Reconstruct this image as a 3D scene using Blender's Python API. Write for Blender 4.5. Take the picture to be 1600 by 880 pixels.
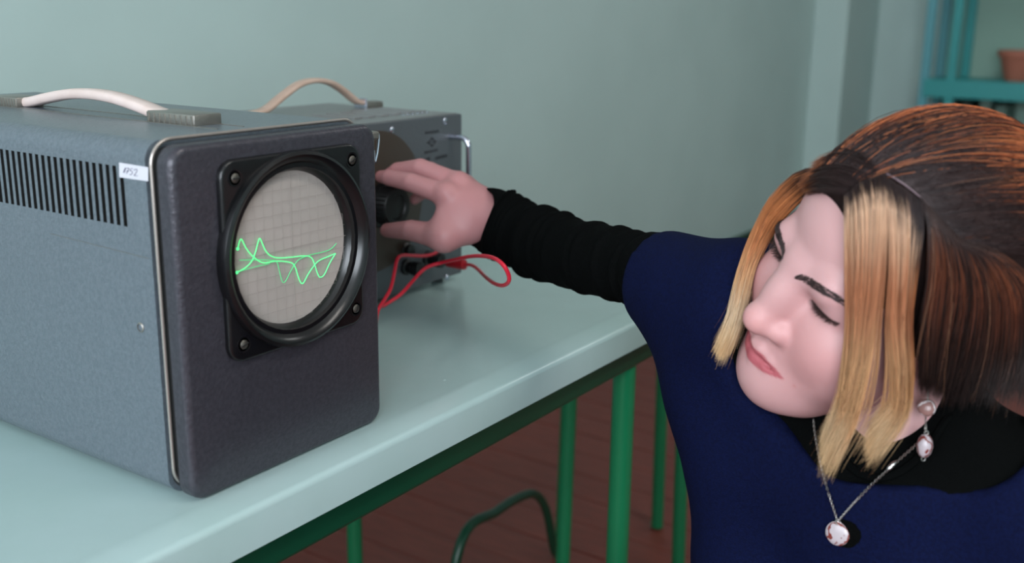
import bpy, bmesh, math, random
import numpy as np
from mathutils import Vector, Matrix
from mathutils.bvhtree import BVHTree
random.seed(7)
rng = np.random.default_rng(11)
for o in list(bpy.data.objects): bpy.data.objects.remove(o)
scene = bpy.context.scene
COL = scene.collection

# ------------------------------------------------------------------ camera
F_PX = 1647.0
TZ = 0.75                      # table top height
S = 0.85                       # metres per survey unit of the table-top things
CAM = np.array([0, 0, TZ + .447 * S])
def cdir(x, y): return np.array([x - 800., -(y - 440.), -F_PX])
U = cdir(1969, 30); U /= np.linalg.norm(U)
W = cdir(-1681, -14); W -= U * (W @ U); W /= np.linalg.norm(W)
RC = np.array([U, W, np.cross(U, W)])          # world = RC @ camera vector
def at(x, y, D): return CAM + RC @ (cdir(x, y) * D / F_PX)
def ray(x, y): d = RC @ cdir(x, y); return d / np.linalg.norm(d)
def onx(x, y, X): d = ray(x, y); return CAM + d * (X - CAM[0]) / d[0]
def ony(x, y, Y): d = ray(x, y); return CAM + d * (Y - CAM[1]) / d[1]
def onz(x, y, Z): d = ray(x, y); return CAM + d * (Z - CAM[2]) / d[2]
cam_d = bpy.data.cameras.new('camera'); cam = bpy.data.objects.new('camera', cam_d); COL.objects.link(cam)
cam_d.sensor_width = 36; cam_d.lens = 36 * F_PX / 1600; cam_d.clip_start = .02
cam.matrix_world = Matrix.Translation(CAM.tolist()) @ Matrix(RC.tolist()).to_4x4()
cam_d.dof.use_dof = True; cam_d.dof.focus_distance = .98; cam_d.dof.aperture_fstop = 4.6
scene.camera = cam

# ------------------------------------------------------------------ light
wd = bpy.data.worlds.new('world'); scene.world = wd; wd.use_nodes = True
wd.node_tree.nodes['Background'].inputs[0].default_value = (.72, .83, 1, 1)
wd.node_tree.nodes['Background'].inputs[1].default_value = 1.0
def area(name, loc, direction, sx, sy, power, col):
    l = bpy.data.lights.new(name, 'AREA'); l.shape = 'RECTANGLE'; l.size = sx; l.size_y = sy; l.energy = power; l.color = col
    o = bpy.data.objects.new(name, l); COL.objects.link(o); o.location = loc
    o.rotation_euler = Vector(direction).to_track_quat('-Z', 'Y').to_euler(); return o
XW = -1.75
area('daylight_window', (XW + .03, -1.2, 1.75), (1, 0, -.12), 1.5, 1.5, 72, (.85, .925, 1))
area('daylight_window', (XW + .03, .55, 1.75), (1, 0, -.12), 1.5, 1.5, 34, (.85, .925, 1))
area('ceiling_fill_light', (1.0, -1.0, 2.90), (0, 0, -1), 1.2, .3, 14, (1, .95, .9))  # unseen overhead fill for the room's ambient level
area('ceiling_fill_light', (3.9, -.2, 2.90), (0, 0, -1), 1.2, .3, 9, (.95, .98, 1))  # added overhead fill that lifts the far wall
scene.view_settings.view_transform = 'Standard'; scene.view_settings.look = 'None'
scene.view_settings.gamma = 1; scene.view_settings.use_curve_mapping = False
scene.view_settings.exposure = 0.34

# ------------------------------------------------------------------ helpers
def lin(c):
    return tuple(((v / 255) / 12.92 if v / 255 <= .04045 else ((v / 255 + .055) / 1.055) ** 2.4) for v in c) + (1,)
def mat(name, col, rough=.5, metal=0., bump=0., bscale=100., col2=None, cscale=20., emit=0., spec=.5, coat=0., stretch=None, sss=0., detail=4.):
    m = bpy.data.materials.new(name); m.use_nodes = True; nt = m.node_tree; b = nt.nodes['Principled BSDF']
    b.inputs['Base Color'].default_value = lin(col); b.inputs['Roughness'].default_value = rough; b.inputs['Metallic'].default_value = metal
    b.inputs['Specular IOR Level'].default_value = spec; b.inputs['Coat Weight'].default_value = coat
    if sss: b.inputs['Subsurface Weight'].default_value = sss; b.inputs['Subsurface Radius'].default_value = (.006, .0025, .0015); b.inputs['Subsurface Scale'].default_value = 1
    if emit: b.inputs['Emission Color'].default_value = lin(col); b.inputs['Emission Strength'].default_value = emit
    if bump or col2:
        tc = nt.nodes.new('ShaderNodeTexCoord'); src = tc.outputs['Object']
        if stretch:
            mp = nt.nodes.new('ShaderNodeMapping'); mp.inputs['Scale'].default_value = stretch; nt.links.new(src, mp.inputs[0]); src = mp.outputs[0]
    if col2:
        n = nt.nodes.new('ShaderNodeTexNoise'); n.inputs['Scale'].default_value = cscale; n.inputs['Detail'].default_value = detail; nt.links.new(src, n.inputs['Vector'])
        r = nt.nodes.new('ShaderNodeValToRGB'); r.color_ramp.elements[0].position = .38; r.color_ramp.elements[1].position = .62
        r.color_ramp.elements[0].color = lin(col); r.color_ramp.elements[1].color = lin(col2)
        nt.links.new(n.outputs['Fac'], r.inputs[0]); nt.links.new(r.outputs[0], b.inputs['Base Color'])
    if bump:
        n2 = nt.nodes.new('ShaderNodeTexNoise'); n2.inputs['Scale'].default_value = bscale; n2.inputs['Detail'].default_value = 3; nt.links.new(src, n2.inputs['Vector'])
        bp = nt.nodes.new('ShaderNodeBump'); bp.inputs['Strength'].default_value = bump; bp.inputs['Distance'].default_value = .002
        nt.links.new(n2.outputs['Fac'], bp.inputs['Height']); nt.links.new(bp.outputs[0], b.inputs['Normal'])
    return m
def attr_mat(name, rough, spec=.5, sss=0., bump=0., bscale=300., aniso=0.):
    m = mat(name, (128, 128, 128), rough, bump=bump, bscale=bscale, spec=spec, sss=sss)
    a = m.node_tree.nodes.new('ShaderNodeAttribute'); a.attribute_name = 'tint'
    m.node_tree.links.new(a.outputs['Color'], m.node_tree.nodes['Principled BSDF'].inputs['Base Color'])
    return m

ORG = {}
def thing(name, label, cat, loc, group=None):
    o = bpy.data.objects.new(name, None); COL.objects.link(o); o.location = loc; o.empty_display_size = .05
    o['label'] = label; o['category'] = cat
    if group: o['group'] = group
    ORG[o] = np.array(loc, float); return o
def mk(name, V, Fc, m, parent=None, smooth=False, label=None, org=None, kind=None):
    V = np.asarray(V, float).reshape(-1, 3)
    if parent is not None: org = ORG.get(parent, np.zeros(3))
    elif org is None: org = np.zeros(3)
    org = np.array(org, float)
    me = bpy.data.meshes.new(name); me.from_pydata((V - org).tolist(), [], [tuple(int(i) for i in f) for f in Fc]); me.update()
    if m is not None: me.materials.append(m)
    if smooth: me.polygons.foreach_set('use_smooth', [True] * len(me.polygons))
    o = bpy.data.objects.new(name, me); COL.objects.link(o)
    if parent is not None: o.parent = parent
    else: o.location = org
    ORG[o] = org
    if label: o['label'] = label
    if kind: o['kind'] = kind
    return o
def from_bm(bm):
    bm.normal_update(); bm.verts.ensure_lookup_table(); bm.verts.index_update()
    V = [tuple(v.co) for v in bm.verts]; Fc = [tuple(v.index for v in f.verts) for f in bm.faces]; bm.free(); return V, Fc
def box(lo, hi, bev=0., seg=2):
    bm = bmesh.new(); bmesh.ops.create_cube(bm, size=1)
    lo = np.array(lo, float); hi = np.array(hi, float)
    for v in bm.verts: v.co = Vector(((lo + hi) / 2 + np.array(v.co) * (hi - lo)).tolist())
    if bev: bmesh.ops.bevel(bm, geom=bm.edges[:], offset=bev, segments=seg, profile=.5, affect='EDGES')
    return from_bm(bm)
def cat(*parts):
    V = []; Fc = []
    for v, f in parts:
        n = len(V); V += [tuple(p) for p in v]; Fc += [tuple(i + n for i in q) for q in f]
    return V, Fc
def frame_of(t):
    t = t / (np.linalg.norm(t) + 1e-12); a = np.array([0, 0, 1.]) if abs(t[2]) < .9 else np.array([1., 0, 0])
    n = np.cross(a, t); n /= np.linalg.norm(n); return n, np.cross(t, n)
def tube(P, r, n=8, cap=True, closed=False, flat=1.0, up=None):
    P = np.array(P, float); m = len(P); r = np.broadcast_to(np.array(r, float), (m,)).copy()
    T = np.gradient(P, axis=0) if not closed else (np.roll(P, -1, 0) - np.roll(P, 1, 0))
    V = []; N = None
    for i in range(m):
        t = T[i] / (np.linalg.norm(T[i]) + 1e-12)
        if up is not None: B = np.array(up, float); N = np.cross(B, t); N /= np.linalg.norm(N); B = np.cross(t, N)
        else:
            if N is None: N, B = frame_of(t)
            N = N - t * (N @ t); N /= np.linalg.norm(N); B = np.cross(t, N)
        for k in range(n):
            a = 2 * math.pi * k / n; V.append(P[i] + r[i] * (math.cos(a) * N + math.sin(a) * B * flat))
    Fc = []
    for i in range(m if closed else m - 1):
        j = (i + 1) % m
        for k in range(n): Fc.append((i * n + k, i * n + (k + 1) % n, j * n + (k + 1) % n, j * n + k))
    if cap and not closed: Fc.append(tuple(range(n))[::-1]); Fc.append(tuple((m - 1) * n + k for k in range(n)))
    return V, Fc
def spline(P, n, alpha=.5):
    P = np.array(P, float); Q = np.vstack([2 * P[0] - P[1], P, 2 * P[-1] - P[-2]]); out = []
    segs = len(P) - 1
    for u in np.linspace(0, segs, n):
        i = min(int(u), segs - 1); t = u - i; a, b, c, d = Q[i:i + 4]
        out.append(.5 * ((2 * b) + (-a + c) * t + (2 * a - 5 * b + 4 * c - d) * t * t + (-a + 3 * b - 3 * c + d) * t ** 3))
    return np.array(out)
def lathe(prof, c, axis, n=48, loop=False):
    # prof: (radius, height along axis)
    axis = np.array(axis, float); axis /= np.linalg.norm(axis); N, B = frame_of(axis); c = np.array(c, float)
    V = []; Fc = []
    for r, h in prof:
        for k in range(n):
            a = 2 * math.pi * k / n; V.append(c + axis * h + r * (math.cos(a) * N + math.sin(a) * B))
    L_ = len(prof)
    for i in range(L_ if loop else L_ - 1):
        j = (i + 1) % L_
        for k in range(n): Fc.append((i * n + k, i * n + (k + 1) % n, j * n + (k + 1) % n, j * n + k))
    if loop: pass
    elif prof[0][0] > 1e-5: Fc.append(tuple(range(n))[::-1])
    if not loop and prof[-1][0] > 1e-5: Fc.append(tuple((len(prof) - 1) * n + k for k in range(n)))
    bm = bmesh.new(); vs = [bm.verts.new(v) for v in V]
    for f in Fc: bm.faces.new([vs[i] for i in f])
    bmesh.ops.remove_doubles(bm, verts=bm.verts[:], dist=1e-6); bmesh.ops.recalc_face_normals(bm, faces=bm.faces[:])
    return from_bm(bm)
def rrect(x0, x1, z0, z1, r, n=8):
    P = []
    for cx, cz, a0 in ((x1 - r, z1 - r, 0), (x0 + r, z1 - r, 90), (x0 + r, z0 + r, 180), (x1 - r, z0 + r, 270)):
        for k in range(n + 1):
            a = math.radians(a0 + 90 * k / n); P.append((cx + r * math.cos(a), cz + r * math.sin(a)))
    return P
def slab_y(x0, x1, z0, z1, r, yf, yb, edge=0., n=8, es=4, hole=None):
    """rounded-rectangle slab in XZ, front face at yf (smaller), back at yb, front edge rounded by edge"""
    loops = []
    for k in range(es + 1 if edge else 1):
        a = math.pi / 2 * k / es if edge else math.pi / 2
        ins = edge * (1 - math.sin(a)); y = yf + edge * (1 - math.cos(a))
        loops.append([(x, y if edge else yf, z) for x, z in rrect(x0 + ins, x1 - ins, z0 + ins, z1 - ins, max(r - ins, .0005), n)])
    loops = [l for l in loops]
    loops.append([(x, yb, z) for x, z in rrect(x0, x1, z0, z1, r, n)])
    if hole:
        hx, hz_, hr = hole; dense = []
        for l in loops:      # subdivide the straight runs so the round hole stays round
            d2 = []
            for k in range(len(l)):
                a, b = np.array(l[k]), np.array(l[(k + 1) % len(l)]); d2 += [tuple(a + (b - a) * t / 10) for t in range(10)] if k % (n + 1) == n else [tuple(a)]
            dense.append(d2)
        loops = dense
        circ = lambda y: [(hx + hr * (p[0] - hx) / math.hypot(p[0] - hx, p[2] - hz_), y, hz_ + hr * (p[2] - hz_) / math.hypot(p[0] - hx, p[2] - hz_)) for p in loops[0]]
        loops = [circ(yb), circ(yf)] + loops
    m = len(loops[0]); V = [p for l in loops for p in l]; Fc = [] if hole else [tuple(range(m))]
    for i in range(len(loops) - 1):
        for k in range(m): Fc.append((i * m + k, (i + 1) * m + k, (i + 1) * m + (k + 1) % m, i * m + (k + 1) % m))
    if hole:
        for k in range(m): Fc.append(((len(loops) - 1) * m + k, k, (k + 1) % m, (len(loops) - 1) * m + (k + 1) % m))
    else: Fc.append(tuple((len(loops) - 1) * m + k for k in range(m))[::-1])
    return V, Fc
def shade(o, ang=40):
    o.data.polygons.foreach_set('use_smooth', [True] * len(o.data.polygons))
    try: o.data.set_sharp_from_angle(angle=math.radians(ang))
    except Exception: pass
    return o
def struct(name, vf, m, label=None, **k):
    o = mk(name, *vf, m, **k); o['kind'] = 'structure'
    if label: o['label'] = label
    return o
def q3(x, y, z): return np.array([x * S, y * S, TZ + z * S])   # survey units -> world

# ------------------------------------------------------------------ materials
M = {}
M['wall'] = mat('wall_paint', (187, 208, 204), .55, bump=.12, bscale=35, col2=(183, 204, 200), cscale=3)
M['ceil'] = mat('ceiling_paint', (225, 226, 222), .8)
M['floor'] = mat('floor_paint', (104, 44, 35), .5, bump=.2, bscale=60, col2=(116, 52, 42), cscale=9, stretch=(6, 1, 1))
M['floor_gap'] = mat('floor_gap', (48, 30, 26), .8)
M['top'] = mat('table_paint', (168, 190, 189), .24, bump=.10, bscale=26, col2=(161, 185, 182), cscale=5, detail=6)
M['top_side'] = mat('table_edge_paint', (140, 165, 172), .4, bump=.12, bscale=30)
M['green'] = mat('green_enamel', (22, 118, 76), .32, bump=.08, bscale=60)
M['green_dark'] = mat('dark_green_enamel', (10, 62, 42), .35, bump=.08, bscale=60)
M['case'] = mat('hammered_grey_enamel', (106, 114, 122), .3, metal=.25, bump=.42, bscale=330, col2=(97, 106, 114), cscale=260)
M['panel'] = mat('shaded_hammered_enamel', (64, 62, 69), .34, metal=.25, bump=.24, bscale=330, col2=(56, 54, 61), cscale=260)  # case enamel again, darkened in colour for the front's shaded side
M['black'] = mat('black_bakelite', (14, 14, 16), .28)
M['knob'] = mat('black_knob', (12, 12, 13), .5)
M['black_soft'] = mat('black_rubber', (22, 22, 23), .5)
M['dark'] = mat('dark_recess_shade', (10, 10, 10), .9)
M['strip'] = mat('steel_strip', (176, 166, 160), .32, metal=.75)
M['steel'] = mat('worn_steel', (150, 145, 138), .38, metal=.85, bump=.15, bscale=200)
M['screwdark'] = mat('dull_screw', (96, 92, 86), .45, metal=.8)
M['chrome'] = mat('polished_chrome', (205, 208, 222), .16, metal=1)
M['strap'] = mat('cream_vinyl', (214, 196, 190), .42, bump=.1, bscale=120, col2=(204, 184, 176), cscale=25)
M['strap2'] = mat('beige_vinyl', (192, 166, 150), .42, bump=.1, bscale=120, col2=(178, 150, 134), cscale=25)
M['screen'] = mat('phosphor_screen', (176, 166, 160), .3, col2=(168, 160, 154), cscale=14)
M['grat'] = mat('graticule_ink', (150, 142, 137), .5)
M['gratl'] = mat('graticule_etched', (120, 120, 118), .4)
M['glow'] = mat('phosphor_trace', (84, 246, 140), .5, emit=.95)
M['glow_dim'] = mat('phosphor_trace_faint', (70, 200, 125), .5, emit=.55)
M['paper'] = mat('white_paper', (196, 194, 202), .7)
M['pencil'] = mat('pencil_grey', (84, 80, 104), .8)
M['case2'] = mat('grey_enamel', (128, 128, 128), .36, metal=.3, bump=.25, bscale=300)
M['panel2'] = mat('grey_front_panel', (88, 92, 96), .4, metal=.3, bump=.2, bscale=350)
M['dial'] = mat('brown_dial', (62, 50, 42), .4, metal=.2)
M['ink'] = mat('panel_ink', (40, 42, 46), .6)
M['red'] = mat('red_insulation', (200, 30, 52), .38)
M['red_dark'] = mat('red_plug_plastic', (150, 18, 30), .4)

# ------------------------------------------------------------------ room
YB, YF = 1.9, -3.0; XL = XW
PIX = ony(1265, 100, YB)[0]; PIY = PIX / (ony(1318, 100, 1.)[0]); XR = PIY * ony(1366, 100, 1.)[0]
struct('floor', box((XL, YF, -.06), (XR, YB, -.012)), M['floor_gap'])
fl = bpy.data.objects['floor']
px_ = box((-.0555, -.95, -.012), (.0555, .95, 0), .002, 1)
pm = bpy.data.meshes.new('plank'); pm.from_pydata([tuple(v) for v in px_[0]], [], px_[1]); pm.materials.append(M['floor'])
for i in range(38):
    for j in range(2):
        p = bpy.data.objects.new('plank', pm); COL.objects.link(p); p.parent = fl
        p.location = (-.2 + i * .1135, YB - .96 - j * 1.905 + (0 if i % 2 else -.0), random.uniform(-.0015, 0))
struct('floor_border', box((XL, YF, -.012), (XR, YB - 3.82, -.001)), M['floor'], parent=fl)
struct('floor_margin', cat(box((XL, YB - 3.82, -.012), (-.26, YB, -.001)), box((4.06, YB - 3.82, -.012), (XR, YB, -.001))), M['floor'], parent=fl)
struct('ceiling', box((XL, YF, 3.0), (XR, YB, 3.06)), M['ceil'])
for lx_, ly_ in ((1.0, -1.0), (3.9, -.2)):  # unseen glowing fixtures added to go with the two overhead fill lights
    cl_ = thing('fill_lamp', 'long white added fill lamp on the ceiling over the ' + ('stools near the table' if lx_ < 2 else 'far end of the room'), 'lamp', (lx_, ly_, 3.0))
    mk('housing', *box((lx_ - .62, ly_ - .17, 2.93), (lx_ + .62, ly_ + .17, 3.0), .01), mat('lamp_white', (230, 230, 226), .4), cl_)
    mk('diffuser', *box((lx_ - .58, ly_ - .14, 2.915), (lx_ + .58, ly_ + .14, 2.93), .004), mat('fill_lamp_diffuser', (250, 248, 240), .5, emit=3.), cl_)
struct('wall_back', box((XL, YB, -.02), (XR + .1, YB + .1, 3.0)), M['wall'])
struct('wall_right', box((XR, YF, -.02), (XR + .1, YB, 3.0)), M['wall'])
struct('wall_front', box((XL, YF - .1, -.02), (XR, YF, 3.0)), M['wall'])
# window wall with two openings
wl = cat(box((XL - .2, YF, -.02), (XL, YB, .95)), box((XL - .2, YF, 2.55), (XL, YB, 3.0)), box((XL - .2, YF, .95), (XL, -2.0, 2.55)),
         box((XL - .2, -.4, .95), (XL, -.25, 2.55)), box((XL - .2, 1.35, .95), (XL, YB, 2.55)))
struct('wall_left', wl, M['wall'])
white = mat('window_white', (225, 228, 228), .4); glassm = mat('window_glass', (235, 240, 242), .05); glassm.node_tree.nodes['Principled BSDF'].inputs['Transmission Weight'].default_value = 1
for n, (y0, y1) in enumerate(((-2.0, -.4), (-.25, 1.35))):
    fr = [box((XL - .14, y0, .95), (XL - .08, y0 + .06, 2.55)), box((XL - .14, y1 - .06, .95), (XL - .08, y1, 2.55)), box((XL - .14, y0, .95), (XL - .08, y1, 1.01)), box((XL - .14, y0, 2.49), (XL - .08, y1, 2.55)),
          box((XL - .13, (y0 + y1) / 2 - .03, .95), (XL - .09, (y0 + y1) / 2 + .03, 2.55)), box((XL - .13, y0, 2.0), (XL - .09, y1, 2.05))]
    w = struct('window_%d' % (n + 1), cat(*fr), white)
    mk('pane', *box((XL - .112, y0 + .05, 1.0), (XL - .108, y1 - .05, 2.5)), glassm, w)
# boxed-in pilaster in the far corner, its window-side face catching light
struct('trim_1', box((PIX, PIY, 0), (XR, YB, 3.0), .006), M['wall'])
struct('baseboard_back', box((-.3, YB - .018, 0), (PIX, YB, .1), .004), M['green_dark'])

# ------------------------------------------------------------------ table
tx0, tx1, ty0, ty1 = -.75, 1.62, .705 * S, 1.30
T = thing('painted_table', 'long pale green painted table with green steel frame under the instruments', 'table', (.4, 1.0, 0))
rs = .014
def worktop():
    # cross-section in YZ extruded along X with rolled front lip
    prof = [(ty1, TZ - .040), (ty1, TZ), (ty0 + .035, TZ)]
    prof += [(ty0 + .028, TZ + .0012), (ty0 + .018, TZ + .0018), (ty0 + .008, TZ + .0008)]
    for k in range(5):
        a = math.pi / 2 * k / 4; prof.append((ty0 - .002 - .006 * math.sin(a), TZ - .006 + .006 * math.cos(a)))
    prof += [(ty0 - .008, TZ - .036), (ty0 - .002, TZ - .040), (ty0 + .03, TZ - .040)]
    xs = np.linspace(tx0, tx1, 60); V = []; n = len(prof); Fc = []
    for i, x in enumerate(xs):
        for (y, z) in prof: V.append((x, y, z))
    for i in range(len(xs) - 1):
        for k in range(n): Fc.append((i * n + k, i * n + (k + 1) % n, (i + 1) * n + (k + 1) % n, (i + 1) * n + k))
    Fc.append(tuple(range(n))[::-1]); Fc.append(tuple((len(xs) - 1) * n + k for k in range(n)))
    bm = bmesh.new(); vs = [bm.verts.new(v) for v in V]
    for f in Fc: bm.faces.new([vs[i] for i in f])
    bmesh.ops.recalc_face_normals(bm, faces=bm.faces[:]); return from_bm(bm)
shade(mk('worktop', *worktop(), M['top'], T), 35)
mk('rail', *box((tx0 + .1, ty0 + .010, TZ - .074), (tx1 - .06, ty0 + .040, TZ - .039), .004), M['green_dark'], T)
mk('rail', *box((tx0 + .1, ty1 - .06, TZ - .068), (tx1 - .06, ty1 - .03, TZ - .032), .004), M['green_dark'], T)
lx = ony(975, 600, ty0 + .03)[0]
for X in (lx - 1.75, lx):
    mk('rail', *box((X - .012, ty0 + .04, TZ - .066), (X + .012, ty1 - .06, TZ - .034), .003), M['green_dark'], T)
    for Y in (ty0 + .03, ty1 - .17):
        rr = .0155 if Y < 1 else .013
        shade(mk('leg', *tube([(X, Y, .004), (X, Y, TZ - .05)], rr, 16), M['green'], T))
        shade(mk('foot_cap', *tube([(X, Y, 0), (X, Y, .03)], rr + .003, 16), M['black_soft'], T))
# flakes / chips of thick paint on the worktop
for (a, b, D_, w_) in ((739, 601, .0035, .008), (1090 / 4.4 + 700, 370 + 650 / 4.4, .003, .005), (695, 594, .002, .004)):
    p = onz(a, b, TZ); n_ = 9
    Vc = [(p[0], p[1], TZ + D_ * .45)] + [(p[0] + w_ * random.uniform(.7, 1.1) * math.cos(k / n_ * 6.283), p[1] + w_ * .6 * random.uniform(.7, 1.1) * math.sin(k / n_ * 6.283), TZ - .0004) for k in range(n_)]
    mk('paint_lump', Vc, [(0, 1 + k, 1 + (k + 1) % n_) for k in range(n_)], M['top'], T, smooth=True)

# ------------------------------------------------------------------ stool beyond the table end
def xy(pxx, Y, y=700): p = ony(pxx, y, Y); return np.array([p[0], p[1]])
A = xy(880, 1.06); B = xy(1036, .95, 640); Cc = xy(1066, .80, 780); Dd = xy(882, .93)
cen = (A + B + Cc + Dd) / 4
st = thing('metal_stool', 'green tubular steel stool with bent tube footrest, standing on floor behind table leg', 'stool', (cen[0], cen[1], 0))
for p in (A, B, Cc, Dd):
    q = cen + (p - cen) * .92
    shade(mk('leg', *tube([(p[0], p[1], .003), (q[0], q[1], .53)], .0135, 14), M['green'], st))
ring = [np.append(cen + (p - cen) * .92, .535) for p in (A, B, Cc, Dd)]
shade(mk('seat_frame', *tube(spline(ring + [ring[0]], 40), .011, 10, closed=False), M['green'], st))
mk('seat', *lathe([(0, .545), (.14, .545), (.148, .552), (.148, .562), (.14, .568), (0, .57)], (cen[0], cen[1], 0), (0, 0, 1), 40), mat('stool_plywood', (120, 82, 58), .5, col2=(104, 68, 46), cscale=12, stretch=(1, 12, 1)), st)
yA = 1.0
fp = [ony(660, 905, yA), ony(720, 848, yA), ony(775, 800, yA + .02), ony(815, 776, yA + .04), ony(838, 774, yA + .05), ony(854, 800, yA + .055), ony(866, 860, yA + .06), ony(875, 905, yA + .06)]
fp[0] = np.array([fp[1][0] - .06, yA, .004]); fp[-1] = np.array([A[0] - .02, A[1] - .01, .01]) if False else np.array([fp[-1][0], fp[-1][1], .004])
shade(mk('footrest', *tube(spline(fp, 50), .009, 12), M['green_dark'], st))  # darker green than the legs, standing in for shade under the table

# ------------------------------------------------------------------ far wall shelving (blurred)
SX = XR - .34
def yfar(pxx, X=SX): return onx(pxx, 110, X)[1]
def zfar(pyy, X=SX): return onx(1500, pyy, X)[2]
teal = mat('teal_paint', (52, 150, 150), .4); teal2 = mat('blue_teal_paint', (92, 158, 168), .4)
y_a, y_b = yfar(1447), yfar(1700)
sh = thing('shelving_unit', 'teal painted open shelving unit against the far wall', 'shelf', (XR - .17, (y_a + y_b) / 2, 0))
zs_ = zfar(125)
for yy in (y_a, yfar(1488), y_b):
    for xx in (SX, XR - .04): mk('post', *box((xx - .02, yy - .022, 0), (xx + .02, yy + .022, 2.1), .003), teal2 if yy == y_a else teal, sh)
for z in (.25, zs_, zs_ + .62, 2.06): mk('shelf_board', *box((SX - .025, y_b, z - .09), (XR - .02, y_a, z), .003), teal, sh)
mk('back_panel', *box((XR - .025, y_b, .3), (XR - .015, y_a, 2.0)), mat('pale_green_panel', (140, 172, 158), .6), sh)
pot = mat('terracotta', (170, 104, 84), .7)
yy = yfar(1582)
v = thing('clay_pot', 'small terracotta pot on the teal shelf', 'pot', (SX + .12, yy, zs_))
shade(mk('body', *lathe([(.0, 0), (.05, 0), (.06, .02), (.088, .13), (.084, .13), (.05, .02), (0, .02)], (SX + .12, yy, zs_), (0, 0, 1), 28), pot, v))
shade(mk('rim', *lathe([(.084, .12), (.098, .12), (.098, .15), (.086, .15)], (SX + .12, yy, zs_), (0, 0, 1), 28), pot, v))
gm = mat('dark_green_binder', (22, 52, 44), .6); gm2 = mat('grey_green_binder', (84, 108, 98), .6)
for k, (pxx, wpx, m_, h) in enumerate(((1492, 14, gm, .30), (1514, 16, gm, .27), (1470, 14, gm2, .24), (1545, 18, gm2, .3), (1570, 18, gm2, .26))):
    y0 = yfar(pxx + wpx / 2); y1 = yfar(pxx - wpx / 2)
    zb = .25
    lab = ['dark green binder, taller of the dark pair on the low shelf', 'dark green binder, shorter of the dark pair on the low shelf', 'grey green binder at the post end of the low shelf', 'tallest grey green binder on the low shelf', 'grey green binder under the clay pot'][k]
    bnd = thing('binder', lab, 'binder', (SX + .15, (y0 + y1) / 2, zb), 'binders on the low shelf')
    mk('cover', *box((SX + .02, y0, zb), (XR - .05, y1, zfar(150) - .3 + h), .004), m_, bnd)
    mk('spine_label', *box((SX + .017, y0 + .012, zb + .12), (SX + .0195, y1 - .012, zb + .2)), M['paper'], bnd)

# ------------------------------------------------------------------ oscilloscope
def q(V): V = np.asarray(V, float).reshape(-1, 3) * S; V[:, 2] += TZ; return V
def qs(vf): return q(vf[0]), vf[1]
O = thing('oscilloscope', 'large grey hammered metal oscilloscope with round lit screen and cream carrying strap', 'oscilloscope', tuple(q3(.7, 1.05, 0)))
X0, X1, YP, HT = .566, .832, .743, .334
ZB = .0035
# case: rounded box with ventilation slots cut in both sides
def case_mesh():
    pts = rrect(X0 + .002, X1 - .002, ZB - .002, HT, .018, 8); y0, y1 = .7745, 1.33
    m = len(pts); V = [(x, y0, z) for x, z in pts] + [(x, y1, z) for x, z in pts]
    Fc = [tuple(range(m)), tuple(range(m, 2 * m))[::-1]] + [(k, m + k, m + (k + 1) % m, (k + 1) % m) for k in range(m)]
    base = mk('case_tmp', *qs((V, Fc)), M['case'])
    cuts = []
    for i in range(34):
        y = .8085 + i * (.9982 - .8059) / 19.3
        cuts.append(box((X0 - .01, y - .0027, .2553), (X0 + .05, y + .0027, .3092)))
    cb = mk('cut_tmp', *qs(cat(*cuts)), M['dark'])
    md = base.modifiers.new('b', 'BOOLEAN'); md.object = cb; md.operation = 'DIFFERENCE'; md.solver = 'EXACT'
    dg = bpy.context.evaluated_depsgraph_get(); me = bpy.data.meshes.new_from_object(base.evaluated_get(dg))
    V = [tuple(v.co) for v in me.vertices]; Fc = [tuple(p.vertices) for p in me.polygons]
    for t in (base, cb): ORG.pop(t); bpy.data.objects.remove(t)
    return V, Fc
case_o = shade(mk('case', *case_mesh(), M['case'], O), 30); case_o.data.materials.append(M['dark'])
for p_ in case_o.data.polygons:      # slot pocket walls coloured black to stand for the shade inside
    c_ = np.array(p_.center) + ORG[case_o]; c_ = np.array([c_[0] / S, c_[1] / S, (c_[2] - TZ) / S])
    if X0 + .004 < c_[0] < X0 + .06 and .25 < c_[2] < .315 and .79 < c_[1] < 1.32: p_.material_index = 1
# front casting, dark gap, steel strip
shade(mk('front_panel', *qs(slab_y(X0 + .004, X1, ZB - .003, HT - .003, .018, YP, .761, .007, 8, 5, (.708, .2195, .080))), M['panel'], O), 50)
shade(mk('seam', *qs(slab_y(X0 + .006, X1 - .006, ZB, HT - .006, .02, .7600, .785)), M['dark'], O), 50)
lp = [(x, .7675, z) for x, z in rrect(X0 + .003, X1 - .003, ZB + .006, HT + .001, .022, 10)]
shade(mk('steel_trim', *qs(tube(lp, .0018, 10, closed=True)), M['strip'], O), 60)
def qy(vf): V = np.asarray(vf[0], float).reshape(-1, 3).copy(); V[:, 1] -= .004; return q(V), vf[1]
# screen surround
PX0, PX1, PZ0, PZ1 = .6175, .799, .1245, .3145
xc, zc = .708, .2195
pl = shade(mk('bezel_plate', *qy(slab_y(PX0, PX1, PZ0, PZ1, .017, .7405, .750, .003, 8, 3, (.708, .2195, .080))), M['black'], O), 50)
shade(mk('bezel_ring', *qy(lathe([(.0955, -.742), (.0965, -.738), (.0955, -.7345), (.0925, -.733), (.089, -.7345), (.0865, -.738), (.078, -.7475), (.0755, -.7515), (.0755, -.76), (.0955, -.76)][::-1], (xc, 0, zc), (0, -1, 0), 72, True)), M['black'], O), 45)
prof = [(0, -.7505)] + [(.0765 * k / 8, -.7505 - .0018 * (k / 8) ** 2) for k in range(1, 9)]
prof = [(r, h) for r, h in prof] 
sc = shade(mk('screen', *qy(lathe(prof[::-1] + [], (xc, 0, zc), (0, -1, 0), 64)), M['screen'], O), 60)
gl = []
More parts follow.
